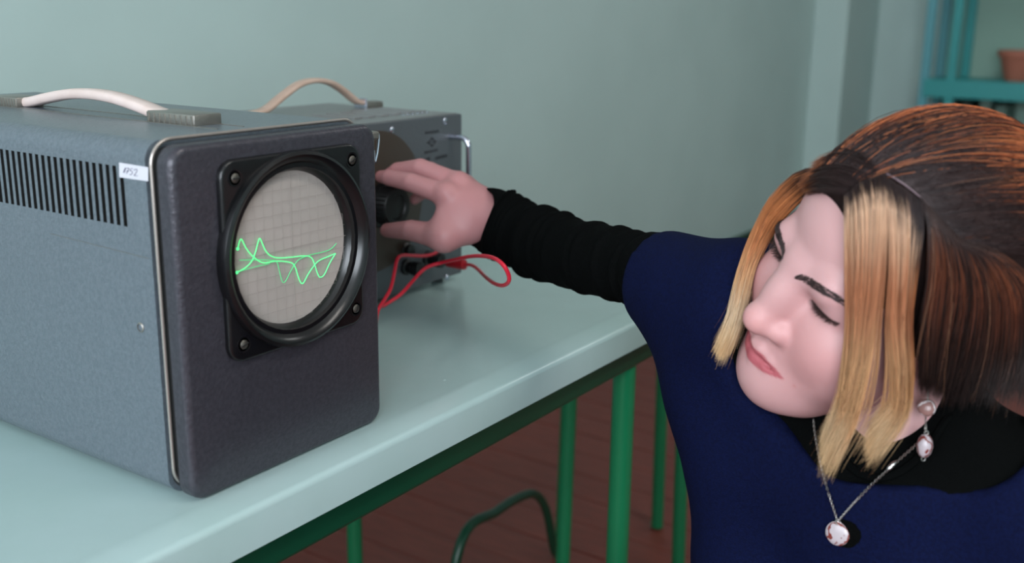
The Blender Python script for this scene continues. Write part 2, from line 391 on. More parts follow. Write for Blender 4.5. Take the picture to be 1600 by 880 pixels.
for k in range(-6, 7):
    d = k * .0118; h = math.sqrt(max(.0745 ** 2 - d * d, 0))
    rr = .00013 if k else .00024
    gl.append(tube([(xc + d, .7489, zc - h), (xc + d, .7489, zc + h)], rr, 5)); gl.append(tube([(xc - h, .7489, zc + d), (xc + h, .7489, zc + d)], rr, 5))
mk('graticule', *qy(cat(*gl)), M['grat'], O)
for i, (sx_, sz_) in enumerate(((PX0 + .016, PZ1 - .0165), (PX1 - .013, PZ1 - .0165), (PX0 + .016, PZ0 + .017), (PX1 - .013, PZ0 + .017))):
    mk('screw_recess', *qy(lathe([(.0082, -.7404), (.0082, -.7398), (.0064, -.7400), (.0064, -.7404)], (sx_, 0, sz_), (0, -1, 0), 20)), M['black'], pl)
    s_ = shade(mk('screw', *qy(lathe([(.0045, -.741), (.0045, -.7395), (.0035, -.7385), (0, -.738)], (sx_, 0, sz_), (0, -1, 0), 18)), M['screwdark'], pl))
    a_ = random.uniform(0, 3.14)
    mk('screw_slot', *qy(tube([(sx_ - .0042 * math.cos(a_), .7381, sz_ - .0042 * math.sin(a_)), (sx_ + .0042 * math.cos(a_), .7381, sz_ + .0042 * math.sin(a_))], .0006, 5)), M['dark'], pl)
# phosphor traces
def trace(pts, r, m, n=90):
    P_ = [ony(320 + a / 2.588, 220 + b / 2.588, .7446 * S) for a, b in pts]
    return mk('trace', *tube(spline(P_, n), r, 6), m, sc)
trace([(133, 437), (139, 412), (146, 398), (154, 408), (168, 436), (195, 468), (235, 493), (290, 487), (345, 492), (364, 508), (377, 548), (386, 570), (394, 578), (402, 570), (418, 540), (440, 508), (462, 485), (500, 468), (528, 456)], .00035, M['glow'], 120)
trace([(130, 533), (165, 513), (190, 487), (205, 450), (214, 415), (222, 395), (231, 412), (246, 445), (268, 466), (300, 474), (350, 471), (400, 466), (430, 472), (444, 500), (454, 532), (462, 549), (470, 552), (484, 540), (504, 497), (520, 470), (528, 458)], .00035, M['glow'], 120)
trace([(140, 483), (200, 482), (260, 483), (290, 490), (300, 520), (310, 560), (319, 574), (330, 562), (346, 530), (364, 500), (385, 478), (430, 461), (470, 452), (500, 443), (517, 432), (532, 415)], .0003, M['glow_dim'], 120)
trace([(140, 528), (200, 511), (262, 497)], .00028, M['glow_dim'], 10)
for a, b in ((133, 437), (130, 533), (95, 537)):
    p = ony(320 + a / 2.588, 220 + b / 2.588, .7443 * S); mk('trace_dot', *lathe([(.0014, 0), (.0012, .0004), (0, .0006)], p, (0, -1, 0), 12), M['glow'], sc)
# side screw, inventory label
ps = (X0 + .002, .7985, .1627)
shade(mk('side_screw', *qs(lathe([(.0048, -.001), (.0048, .0005), (.0036, .0012), (.0036, -.004), (0, -.004)], ps, (-1, 0, 0), 20)), M['steel'], O), 40)
lb = mk('label_sticker', [tuple(onx(a, b, (X0 + .0014) * S)) for a, b in ((186, 254), (231.5, 261.5), (231.5, 283.5), (186.5, 277))] + [tuple(onx(a, b, (X0 + .0021) * S)) for a, b in ((186, 254), (231.5, 261.5), (231.5, 283.5), (186.5, 277))],
        [(0, 1, 2, 3), (7, 6, 5, 4), (0, 4, 5, 1), (1, 5, 6, 2), (2, 6, 7, 3), (3, 7, 4, 0)], M['paper'], O, label='small white paper label with handwritten number 1752')
def lz(a, b): return onx(150 + a / 6.767, 200 + b / 6.767, (X0 + .0011) * S)
strokes = [[(288, 470), (300, 445), (312, 418), (306, 445), (298, 475)], [(318, 428), (345, 425), (338, 450), (322, 485)], [(318, 458), (344, 455)], [(388, 432), (366, 432), (360, 452), (378, 458), (384, 475), (370, 495), (352, 492)], [(402, 450), (415, 435), (432, 438), (432, 460), (410, 492), (400, 505), (425, 505), (438, 508)]]
mk('handwriting', *cat(*[tube(spline([lz(*p) for p in s_], 14), .00022, 5) for s_ in strokes]), M['pencil'], lb)
mk('scratch', *tube([onx(a, b, (X0 + .0018) * S) for a, b in ((78, 365), (130, 378), (185, 392), (232, 404))], .00022, 5), M['steel'], O)
# carrying strap and brackets on top
HX = .690; hz = HT
def bracket(nm, yc, ylen, m_, root, xw=.034, zt=.011):
    b_ = box((HX - xw / 2, yc - ylen / 2, hz - .001), (HX + xw / 2, yc + ylen / 2, hz + zt), .0018, 2)
    o_ = shade(mk(nm, *qs(b_), m_, root), 40)
    for k in range(9):
        y_ = yc - ylen / 2 + ylen * (k + .5) / 9
        mk('rib', *qs(box((HX - xw / 2 - .0006, y_ - .0011, hz), (HX - xw / 2 + .0004, y_ + .0011, hz + zt - .0015))), m_, o_)
    return o_
bracket('handle_bracket', .873, .074, M['steel'], O); bracket('handle_bracket', 1.166, .050, M['steel'], O)
def strap(P_, wid, thick, n=40):
    C_ = spline(P_, n); T_ = np.gradient(C_, axis=0); V = []; Fc = []; K = 12
    for i in range(n):
        t = T_[i] / np.linalg.norm(T_[i]); side = np.array([1., 0, 0]) if abs(t[0]) < .6 else np.array([0, 1., 0]); side -= t * (side @ t); side /= np.linalg.norm(side); nn = np.cross(side, t)
        for k in range(K):
            a = 2 * math.pi * k / K; ca, sa = math.cos(a), math.sin(a)
            V.append(C_[i] + side * wid / 2 * np.sign(ca) * abs(ca) ** .5 + nn * thick / 2 * np.sign(sa) * abs(sa) ** .7)
    for i in range(n - 1):
        for k in range(K): Fc.append((i * K + k, i * K + (k + 1) % K, (i + 1) * K + (k + 1) % K, (i + 1) * K + k))
    Fc.append(tuple(range(K))[::-1]); Fc.append(tuple((n - 1) * K + k for k in range(K))); return V, Fc
shade(mk('carrying_strap', *qs(strap([(HX, .885, hz + .004), (HX, .910, hz + .0065), (HX, .940, hz + .0125), (HX, .980, hz + .0185), (HX, 1.02, hz + .0205), (HX, 1.06, hz + .0185), (HX, 1.10, hz + .0125), (HX, 1.135, hz + .006), (HX, 1.16, hz + .004)], .021, .0115)), M['strap'], O), 60)
# seams of the top plate and rear foot
mk('top_seam', *qs(box((HX + .012, .80, hz - .0005), (HX + .0135, 1.32, hz + .0006))), M['steel'], O)
mk('top_seam', *qs(box((HX - .020, .80, hz - .0005), (HX - .0185, 1.32, hz + .0006))), M['steel'], O)
for x_ in (X0 + .03, X1 - .03):
    for y_ in (.83, 1.28): mk('foot', *qs(lathe([(.009, 0), (.009, .0016), (0, .0016)], (x_, y_, 0), (0, 0, 1), 14)), M['black_soft'], O)
# wire latch on the far side
wl_ = [(X1 + .001, .752, .318), (X1 + .010, .750, .319), (X1 + .009, .750, .303), (X1 + .004, .750, .289), (X1 + .0025, .750, .302)]
shade(mk('wire_latch', *qs(tube(spline(wl_, 24), .0012, 8)), M['chrome'], O))
mk('latch_block', *qs(box((X1 - .003, .746, .313), (X1 + .008, .758, .322), .002)), M['steel'], O)

# ------------------------------------------------------------------ signal generator behind it
G = thing('signal_generator', 'smaller grey metal signal generator with brown dial behind the oscilloscope', 'signal generator', tuple(q3(1.23, 1.2, 0)))
GX0, GX1, GY, GZ0, GZ1 = 1.055, 1.392, 1.0568, .012, .283
shade(mk('case', *qs(slab_y(GX0 + .001, GX1 - .001, GZ0 + .001, GZ1, .010, GY + .005, GY + .29, 0)), M['case2'], G), 35)
fp2 = shade(mk('front_panel', *qs(slab_y(GX0, GX1, GZ0, GZ1 - .0015, .004, GY, GY + .006, .0012)), M['panel2'], G), 35)
KX, KZ = 1.2037 - .014, .1585
DR = .107
shade(mk('dial', *qs(lathe([(DR, -(GY - .0004)), (DR, -(GY - .003)), (DR - .002, -(GY - .004)), (0, -(GY - .004))], (KX - .012, 0, KZ + .006), (0, -1, 0), 72)), M['dial'], G), 40)
kp = [(.035, -(GY - .004)), (.035, -(GY - .008)), (.0305, -(GY - .010)), (.0295, -(GY - .030)), (.0275, -(GY - .033)), (.020, -(GY - .033)), (.018, -(GY - .030)), (0, -(GY - .030))]
kn = shade(mk('tuning_knob', *qs(lathe(kp, (KX, 0, KZ), (0, -1, 0), 48)), M['knob'], G), 35)
for k in range(28):
    a = 2 * math.pi * k / 28; c_ = (KX + .0298 * math.cos(a), 0, KZ + .0298 * math.sin(a))
    mk('grip_rib', *qs(tube([(c_[0], GY - .011, c_[2]), (c_[0], GY - .031, c_[2])], .0012, 5)), M['knob'], kn)
def panel_pt(a, b, dy=0.): p = ony(a, b, (GY - dy) * S); return p
for (a, b) in ((612, 203), (695, 189), (698, 434)):
    p = panel_pt(a, b); shade(mk('screw', *lathe([(.0042, 0), (.0042, .001), (.003, .0022), (0, .0026)], p, (0, -1, 0), 16), M['chrome'], G))
# printed marks: tiny lines of lettering and a diamond emblem
def glyphs(a0, b0, a1, b1, n, h):
    parts_ = []
    for k in range(n):
        t = (k + .5) / n; c_ = panel_pt(a0 + (a1 - a0) * t, b0 + (b1 - b0) * t, .0004); w_ = np.linalg.norm(panel_pt(a1, b1) - panel_pt(a0, b0)) / n
        r_ = random.Random(k * 7 + n)
        for s_ in range(3):
            x_ = c_[0] + (s_ - 1) * w_ * .28; zz = c_[2] + r_.uniform(-.1, .1) * h; hh = h * r_.uniform(.3, .5)
            if s_ == 1: parts_.append(box((c_[0] - w_ * .3, c_[1] - .0002, zz - h * .08), (c_[0] + w_ * .3, c_[1], zz + h * .08)))
            else: parts_.append(box((x_ - w_ * .08, c_[1] - .0002, c_[2] - hh), (x_ + w_ * .08, c_[1], c_[2] + hh)))
    mk('lettering', *cat(*parts_), M['ink'], fp2)
glyphs(664, 208, 686, 205, 8, .0046); glyphs(663, 239, 684, 234, 5, .0046); glyphs(664, 250, 672, 248, 3, .006); glyphs(680, 248, 699, 243, 7, .006)
e_ = panel_pt(675, 222, .0004); R_ = .0062
dm = [tube([(e_[0] + R_ * 1.3 * x_, e_[1], e_[2] + R_ * z_) for x_, z_ in sgm], .0007, 5) for sgm in (((-1, 0), (0, 1)), ((0, 1), (1, 0)), ((1, 0), (0, -1)), ((0, -1), (-1, 0)), ((-1.25, 0), (-.5, 0)), ((.5, 0), (1.25, 0)), ((-.35, .0), (.35, .0)), ((0, -.9), (0, -.4)), ((0, .4), (0, .9)))]
mk('emblem', *cat(*dm), M['ink'], fp2)
# chrome pull handles of the front panel
for xh in (1.3603, 1.075):
    z1 = .2471; z0 = .075
    P_ = [(xh, GY + .001, z1), (xh, GY - .018, z1), (xh, GY - .030, z1 - .002), (xh, GY - .037, z1 - .010), (xh, GY - .038, z1 - .022), (xh, GY - .038, (z0 + z1) / 2), (xh, GY - .038, z0 + .022), (xh, GY - .037, z0 + .010), (xh, GY - .030, z0 + .002), (xh, GY - .018, z0), (xh, GY + .001, z0)]
    shade(mk('pull_handle', *qs(tube(spline(P_, 60), .0044, 12)), M['chrome'], G))
# output terminals
def terminal(a, b, L=.026, r=.011):
    p = panel_pt(a, b); return shade(mk('terminal', *lathe([(r, 0), (r, .004), (r * .72, .006), (r * .78, L * .5), (r * .9, L * .55), (r * .9, L), (r * .6, L + .002), (0, L + .002)], p, (0, -1, 0), 20), M['black'], G), 40)
t1 = panel_pt(634, 417); terminal(634, 417); terminal(668, 404); terminal(632, 390, .012, .009)
# top: carrying strap along the width, brackets, louvre row
ztop = .283
for xb in (1.385 - .01, 1.085): 
    shade(mk('handle_bracket', *qs(box((xb - .030, 1.222, ztop - .001), (xb + .012, 1.248, ztop + .010), .002)), M['steel'], G), 40)
mk('strap_clip', *qs(box((1.342, 1.221, ztop), (1.345, 1.249, ztop + .017), .001)), M['chrome'], G)
shade(mk('carrying_strap', *qs(strap([(1.350, 1.235, ztop + .008), (1.33, 1.235, ztop + .013), (1.30, 1.235, ztop + .032), (1.27, 1.235, ztop + .046), (1.235, 1.235, ztop + .051), (1.20, 1.235, ztop + .046), (1.165, 1.235, ztop + .030), (1.13, 1.235, ztop + .012), (1.10, 1.235, ztop + .007)], .021, .0085)), M['strap2'], G), 60)
for k in range(9):
    x_ = 1.10 + k * .031
    mk('louvre', *qs(box((x_, 1.11, ztop - .0005), (x_ + .018, 1.20, ztop + .0022), .001, 1)), M['case2'], G)
for k in range(6):
    x_ = 1.355 - k * .012; shade(mk('rivet', *qs(lathe([(.003, -.001), (.003, .0005), (0, .002)], (x_, 1.10 + .0 * k, ztop), (0, 0, 1), 10)), M['chrome'], G))
for x_ in (GX0 + .03, GX1 - .03):
    for y_ in (GY + .03, GY + .26): mk('foot', *qs(lathe([(.010, 0), (.011, .0125), (0, .0125)], (x_, y_, 0), (0, 0, 1), 14)), M['black_soft'], G)

# ------------------------------------------------------------------ red test lead
def zc7(a, b): return 560 + a / 6.154, 370 + b / 6.154
yc_ = lambda Y: Y * S
pl_c = ony(*zc7(870, 262), (GY - .028) * S); pl_e = ony(*zc7(1020, 268), (GY - .060) * S)
RL = thing('test_lead', 'thin red test lead with banana plug looping over the table', 'cable', tuple(onz(600, 487, TZ)))
d_ = (pl_e - pl_c); Lp = np.linalg.norm(d_)
shade(mk('plug', *lathe([(0, -.004), (.0035, -.004), (.0045, 0), (.0062, Lp * .5), (.0072, Lp * .75), (.0072, Lp), (.005, Lp + .001), (0, Lp + .001)], pl_c, d_, 18), M['red_dark'], RL), 40)
loop = [(1020, 268, .060), (1090, 275, .085), (1150, 315, .115), (1220, 385, .175), (1300, 445, .25), (1380, 470, .31), (1440, 440, .335), (1445, 370, .34), (1390, 270, .335), (1300, 205, .31), (1180, 185, .265), (1060, 192, .215), (930, 220, .165), (800, 250, .125), (680, 285, .11), (600, 340, .10), (520, 430, .098), (400, 560, .10), (250, 660, .11), (190, 705, .12)]
P_ = [ony(*zc7(a, b), (GY - d) * S) for a, b, d in loop]
ends = [np.array([P_[-1][0] - .05, P_[-1][1] - .02, TZ + .004]), np.array([P_[-1][0] - .12, P_[-1][1] + .03, TZ + .003])]
for p in P_: p[2] = max(p[2], TZ + .003)
shade(mk('wire', *tube(spline(P_ + ends, 160), .0023, 8), M['red'], RL))
loop2 = [(830, 105, .012), (780, 130, .022), (720, 165, .03), (640, 183, .036), (540, 182, .04), (440, 178, .045), (390, 195, .05), (365, 250, .055), (340, 380, .07), (310, 500, .085), (260, 590, .1), (195, 690, .118)]
P2 = [ony(*zc7(a, b), (GY - d) * S) for a, b, d in loop2]
for p in P2: p[2] = max(p[2], TZ + .003)
ends2 = [np.array([P2[-1][0] - .05, P2[-1][1] - .0, TZ + .003]), np.array([P2[-1][0] - .13, P2[-1][1] + .05, TZ + .003])]
shade(mk('wire', *tube(spline(P2 + ends2, 120), .0023, 8), M['red'], RL))

# ================================================================== person
# ---- implicit surface toolkit (distance fields on a grid, meshed by surface nets)
class Field:
    def __init__(s, lo, hi, h, M3=None, t=None):
        s.lo = np.array(lo, float); s.h = h; s.n = np.ceil((np.array(hi) - s.lo) / h).astype(int) + 1
        s.F = np.full(s.n, .05, np.float32)
        s.ax = [(s.lo[i] + h * np.arange(s.n[i])).astype(np.float32) for i in range(3)]
        s.M3 = M3; s.t = t
    def sub(s, lo, hi, pad):
        a = np.clip(np.floor((np.array(lo) - pad - s.lo) / s.h).astype(int), 0, s.n); b = np.clip(np.ceil((np.array(hi) + pad - s.lo) / s.h).astype(int) + 1, 0, s.n)
        if (b <= a).any(): return None
        sl = tuple(slice(a[i], b[i]) for i in range(3))
        return sl, s.ax[0][sl[0]][:, None, None], s.ax[1][sl[1]][None, :, None], s.ax[2][sl[2]][None, None, :]
    def put(s, lo, hi, fn, k=.01, mode='u', pad=None):
        r = s.sub(lo, hi, (pad if pad is not None else .03) + k)
        if r is None: return s
        sl, X, Y, Z = r; d = fn(X, Y, Z).astype(np.float32); f = s.F[sl]
        if mode == 'u':
            h = np.maximum(k - np.abs(f - d), 0) / k; s.F[sl] = np.minimum(f, d) - h * h * k * .25
        elif mode == 's':
            h = np.maximum(k - np.abs(f + d), 0) / k; s.F[sl] = np.maximum(f, -d) + h * h * k * .25
        elif mode == 'i':
            h = np.maximum(k - np.abs(f - d), 0) / k; s.F[sl] = np.maximum(f, d) + h * h * k * .25
        return s
    def ell(s, c, r, k=.01, mode='u', rot=None, pad=None):
        c = np.array(c, float); r = np.array(r, float); R3 = np.eye(3) if rot is None else np.array(rot)   # columns = axes
        e = np.abs(R3) @ r
        def fn(X, Y, Z):
            X = X - c[0]; Y = Y - c[1]; Z = Z - c[2]
            if rot is None: a, b, g = X / r[0], Y / r[1], Z / r[2]
            else:
                a = (X * R3[0, 0] + Y * R3[1, 0] + Z * R3[2, 0]) / r[0]; b = (X * R3[0, 1] + Y * R3[1, 1] + Z * R3[2, 1]) / r[1]; g = (X * R3[0, 2] + Y * R3[1, 2] + Z * R3[2, 2]) / r[2]
            k0 = np.sqrt(a * a + b * b + g * g); k1 = np.sqrt((a / r[0]) ** 2 + (b / r[1]) ** 2 + (g / r[2]) ** 2) + 1e-9
            return k0 * (k0 - 1) / k1
        return s.put(c - e, c + e, fn, k, mode, pad)
    def cap(s, a, b, ra, rb=None, k=.01, mode='u', pad=None):
        a = np.array(a, float); b = np.array(b, float); rb = ra if rb is None else rb; d = b - a; L2 = d @ d + 1e-12; rm = max(ra, rb)
        def fn(X, Y, Z):
            X = X - a[0]; Y = Y - a[1]; Z = Z - a[2]; t = np.clip((X * d[0] + Y * d[1] + Z * d[2]) / L2, 0, 1)
            return np.sqrt((X - t * d[0]) ** 2 + (Y - t * d[1]) ** 2 + (Z - t * d[2]) ** 2) - (ra + (rb - ra) * t)
        return s.put(np.minimum(a, b) - rm, np.maximum(a, b) + rm, fn, k, mode, pad)
    def chain(s, P, R_, k=.008, mode='u', kin=None):
        for i in range(len(P) - 1): s.cap(P[i], P[i + 1], R_[i], R_[i + 1], k, mode)
        return s
    def finger(s, P, R_, k=.008):      # first joint blends into the palm, the others stay slim
        for i in range(len(P) - 1): s.cap(P[i], P[i + 1], R_[i], R_[i + 1], k if i == 0 else .0015)
        return s
    def mesh(s):
        F = s.F; n = s.n; neg = F < 0
        c = [neg[i:n[0] - 1 + i, j:n[1] - 1 + j, l:n[2] - 1 + l] for i in (0, 1) for j in (0, 1) for l in (0, 1)]
        cnt = sum(x.astype(np.int8) for x in c); act = (cnt > 0) & (cnt < 8); idx = np.argwhere(act)
        vid = np.full(act.shape, -1, np.int64); vid[act] = np.arange(len(idx))
        off = np.array([(i, j, l) for i in (0, 1) for j in (0, 1) for l in (0, 1)])
        val = np.stack([F[idx[:, 0] + o[0], idx[:, 1] + o[1], idx[:, 2] + o[2]] for o in off], 1)
        P = np.zeros((len(idx), 3)); w = np.zeros(len(idx))
        for a in range(8):
            for b in range(a + 1, 8):
                if np.abs(off[a] - off[b]).sum() != 1: continue
                m = (val[:, a] < 0) != (val[:, b] < 0); t = val[m, a] / (val[m, a] - val[m, b])
                P[m] += off[a] + t[:, None] * (off[b] - off[a]); w[m] += 1
        V = s.lo + (idx + P / w[:, None]) * s.h; Q = []
        for ax in range(3):
            b_, c_ = (ax + 1) % 3, (ax + 2) % 3
            sl0 = [slice(None)] * 3; sl1 = [slice(None)] * 3; sl0[ax] = slice(0, -1); sl1[ax] = slice(1, None)
            cr = neg[tuple(sl0)] != neg[tuple(sl1)]; e = np.argwhere(cr)
            e = e[(e[:, b_] > 0) & (e[:, c_] > 0) & (e[:, b_] < n[b_] - 1) & (e[:, c_] < n[c_] - 1)]
            if not len(e): continue
            g = []
            for db, dc in ((-1, -1), (0, -1), (0, 0), (-1, 0)):
                ee = e.copy(); ee[:, b_] += db; ee[:, c_] += dc; g.append(vid[ee[:, 0], ee[:, 1], ee[:, 2]])
            q_ = np.stack(g, 1); flip = ~neg[e[:, 0], e[:, 1], e[:, 2]]; q_[flip] = q_[flip][:, ::-1]; Q.append(q_)
        Q = np.concatenate(Q); Q = Q[(Q >= 0).all(1)]
        if s.M3 is not None: V = V @ np.array(s.M3).T + s.t
        return V, Q
def relax(V, Q, it=2, w=.5):
    e = np.concatenate([Q[:, [0, 1]], Q[:, [1, 2]], Q[:, [2, 3]], Q[:, [3, 0]]]); e = np.concatenate([e, e[:, ::-1]])
    deg = np.bincount(e[:, 0], minlength=len(V)).astype(float); deg[deg == 0] = 1
    for _ in range(it):
        A_ = np.stack([np.bincount(e[:, 0], V[e[:, 1], c], len(V)) for c in range(3)], 1) / deg[:, None]; V = V + w * (A_ - V)
    return V
def add_np(name, V, Q, m, parent, tint=None, org=None):
    me = bpy.data.meshes.new(name); o0 = ORG[parent] if parent is not None else np.array(org); V = np.asarray(V, np.float32) - o0.astype(np.float32)
    k = Q.shape[1]; me.vertices.add(len(V)); me.vertices.foreach_set('co', V.astype(np.float32).ravel()); me.loops.add(Q.size); me.loops.foreach_set('vertex_index', Q.astype(np.int32).ravel())
    me.polygons.add(len(Q)); me.polygons.foreach_set('loop_start', np.arange(0, Q.size, k, dtype=np.int32)); me.update(calc_edges=True); me.validate()
    me.polygons.foreach_set('use_smooth', np.ones(len(me.polygons), bool))
    if tint is not None:
        a = me.color_attributes.new('tint', 'FLOAT_COLOR', 'POINT'); a.data.foreach_set('color', np.concatenate([tint, np.ones((len(V), 1))], 1).astype(np.float32).ravel())
    me.materials.append(m); o = bpy.data.objects.new(name, me); COL.objects.link(o)
    if parent is not None: o.parent = parent
    else: o.location = o0
    ORG[o] = o0; return o
L3 = lambda c: np.array(lin(c)[:3])
def sstep(a, b, x): t = np.clip((x - a) / (b - a), 0, 1); return t * t * (3 - 2 * t)

# ---- pose
HR = np.array([[-.58, .7802, -.2344], [-.7023, -.6247, -.3413], [-.4127, -.0334, .9103]])   # columns: her left, back, up
u_, s__, vt_ = np.linalg.svd(HR); HR = u_ @ vt_
HT_ = np.array([.8302, .2087, .9312])
def hw(p): return HR @ np.array(p, float) + HT_
def hl(w): return HR.T @ (np.array(w, float) - HT_)
NECK = at(1392, 735, .865)
SHR = at(1140, 478, .935); ELB = at(925, 405, 1.11); WRI = at(752, 338, 1.262)
SHL = at(1655, 800, .80)
PEL = np.array([1.0, .16, .47])
woman = thing('person', 'person with orange and blonde hair in a navy tunic turning the generator dial', 'person', (1.0, .16, 0))

# ---- head (in head space, metres)
hd = Field((-.10, -.135, -.190), (.155, .135, .13), .00145, HR, HT_)
hd.ell((0, .017, .034), (.075, .095, .083), .02)
hd.ell((0, -.030, .036), (.060, .052, .050), .03)
hd.ell((0, -.022, -.030), (.061, .060, .072), .03)
for sx in (1, -1):
    hd.ell((sx * .041, -.050, -.028), (.029, .028, .026), .022)
    hd.ell((sx * .036, -.046, -.054), (.031, .033, .034), .025)
    hd.cap((sx * .055, .004, -.050), (sx * .016, -.056, -.0925), .020, .0160, .03)
hd.ell((0, -.060, -.070), (.039, .028, .030), .02)
hd.ell((0, -.070, -.0585), (.026, .0195, .016), .014)
hd.ell((0, -.0735, -.1005), (.024, .0175, .0170), .028)
hd.ell((0, -.053, -.092), (.031, .029, .020), .03)
for sx in (1, -1): hd.cap((0, -.066, -.1005), (sx * .020, -.048, -.0985), .0150, .0150, .025)
nk = hl(NECK)
hd.cap((0.0, .036, -.045), (nk * .55 + np.array((0, .036, -.045)) * .45), .047, .050, .012)
hd.cap((nk * .55 + np.array((0, .036, -.045)) * .45), nk + (nk - np.array((0, .036, -.045))) * .35, .050, .050, .012)
for sx in (1, -1):
    # eye sockets, lids
    hd.ell((sx * .031, -.0935, .001), (.0175, .0125, .0115), .014, 's')
    hd.cap((sx * .011, -.0805, .0115), (sx * .034, -.0765, .0155), .0085, .0075, .016)
    hd.cap((sx * .034, -.0765, .0155), (sx * .050, -.060, .012), .0075, .007, .018)
    hd.ell((sx * .0345, -.0650, .002), (.0185, .0140, .0132), .008)
    hd.ell((sx * .032, -.070, -.034), (.022, .012, .018), .02)
# nose
hd.cap((0, -.083, .008), (0, -.0915, -.012), .0085, .0090, .018)
hd.cap((0, -.0915, -.012), (0, -.1010, -.0345), .0090, .0108, .018)
hd.ell((0, -.1030, -.0395), (.0118, .0110, .0100), .010)
for sx in (1, -1):
    hd.ell((sx * .0155, -.0890, -.0410), (.0082, .0110, .0078), .008)
    hd.ell((sx * .0075, -.0965, -.0500), (.0042, .0065, .0040), .003, 's')
# lips
MZ = -.0722
upl = [(sx_ * a, b + .0022 - .0012 * (a > .02), c + MZ + .0715) for sx_, a, b, c in ((-1, .030, -.0765, -.0722), (-1, .015, -.0900, -.0688), (-1, .004, -.0945, -.0662), (1, 0, -.0945, -.0670), (1, .004, -.0945, -.0662), (1, .015, -.0900, -.0688), (1, .030, -.0765, -.0722))]
lol = [(sx_ * a, b + .0020 - .0012 * (a > .02), c + MZ + .0715) for sx_, a, b, c in ((-1, .028, -.0775, -.0735), (-1, .014, -.0890, -.0768), (1, 0, -.0925, -.0782), (1, .014, -.0890, -.0768), (1, .028, -.0775, -.0735))]
mlin = [(sx_ * a, b + .0020 - .0012 * (a > .02), c + MZ + .0715) for sx_, a, b, c in ((-1, .035, -.0765, -.0735), (-1, .017, -.0935, -.0726), (1, 0, -.1000, -.0715), (1, .017, -.0935, -.0726), (1, .035, -.0765, -.0735))]
hd.chain(upl, [.0016, .0034, .0040, .0040, .0040, .0034, .0016], .006)
hd.chain(lol, [.0018, .0043, .0052, .0043, .0018], .006)
hd.chain(mlin, [.0003, .0011, .0013, .0011, .0003], .003, 's')
for sx in (1, -1):
    # eye opening
    hd.ell((sx * .0350, -.081, -.0038), (.0140, .0085, .0020), .002, 's')
    # ears
    hd.ell((sx * .0745, .020, -.006), (.0075, .0175, .030), .006)
    hd.ell((sx * .079, .018, -.002), (.005, .010, .018), .004, 's')
    hd.ell((sx * .073, .012, -.038), (.006, .009, .011), .006)
hV, hQ = hd.mesh(); hV = relax(hV, hQ, 1, .5)

# ---- right hand
def pts(*a): return [at(*p) for p in a]
hB = Field(np.min([at(575, 250, 1.40), at(575, 400, 1.22), at(790, 250, 1.40), at(790, 400, 1.2)], 0) - .03, np.max([at(575, 250, 1.40), at(575, 400, 1.22), at(790, 250, 1.45), at(790, 400, 1.2)], 0) + .03, .0016)
IDX = pts((698, 305, 1.270), (642, 285, 1.285), (609, 278, 1.310), (595, 276, 1.326))
MID = pts((717, 288, 1.288), (657, 263, 1.308), (622, 267, 1.334), (606, 275, 1.343))
RNG = pts((726, 292, 1.312), (672, 266, 1.338), (640, 281, 1.355), (624, 293, 1.360))
PNK = pts((733, 303, 1.330), (690, 283, 1.358), (662, 300, 1.378), (648, 312, 1.382))
THB = pts((738, 366, 1.268), (694, 371, 1.262), (643, 360, 1.292), (605, 360, 1.330))
WR0 = at(757, 337, 1.278); WR1 = at(800, 357, 1.245)
hB.cap(WR0, WR1, .0275, .027, .02)
for MC, r0 in ((IDX[0], .0150), (MID[0], .0145), (RNG[0], .0140), (PNK[0], .0130)):
    hB.cap(WR0 * .85 + MC * .15, MC, .0185, r0, .018)
hB.cap(WR0 * .6 + THB[0] * .4, THB[1], .021, .0165, .022)
hB.cap(THB[0] * .4 + IDX[0] * .6, THB[1] * .6 + IDX[0] * .4, .0115, .0115, .024)
hB.finger(IDX, [.0138, .0116, .0102, .0080], .006)
hB.finger(MID, [.0140, .0120, .0108, .0086], .005)
hB.finger(RNG, [.0125, .0108, .0094, .0078], .005)
hB.finger(PNK, [.0115, .0098, .0086, .0070], .005)
hB.finger(THB[1:], [.0162, .0128, .0092], .012)
for K_, r_ in ((IDX[0], .0098), (MID[0], .0098), (RNG[0], .0092)):      # knuckle bumps towards the viewer
    v_ = CAM - K_; v_ /= np.linalg.norm(v_); hB.ell(K_ + v_ * .0065 + np.array([0, 0, .003]), (r_, r_, r_), .010)
gV, gQ = hB.mesh(); gV = relax(gV, gQ, 6, .5)

# ---- torso, arms, legs (coarse, mostly under the clothes)
TUP = NECK - PEL; TUP /= np.linalg.norm(TUP)
SAX = SHR - SHL; SAX /= np.linalg.norm(SAX)
TFW = np.cross(TUP, SAX); TFW /= np.linalg.norm(TFW)     # chest direction
if TFW[0] > 0: TFW = -TFW
SAX2 = np.cross(TFW, TUP); SAX2 *= np.sign(SAX2 @ SAX)
TR = np.stack([SAX2, TFW, TUP], 1)
MS = (SHR + SHL) / 2
HIPR = PEL + SAX2 * .085; HIPL = PEL - SAX2 * .085
KNR = HIPR + np.array([-.30, .12, -.03]); KNL = HIPL + np.array([-.33, -.10, -.03])
KNR[2] = KNL[2] = .47
FTR = np.array([KNR[0] + .03, KNR[1] + .03, .085]); FTL = np.array([KNL[0] + .03, KNL[1] - .03, .085])
ELL_ = SHL + np.array([.05, -.07, -.24]); WRL = ELL_ + np.array([-.20, .04, -.05])
WRL[2] = KNL[2] + .10
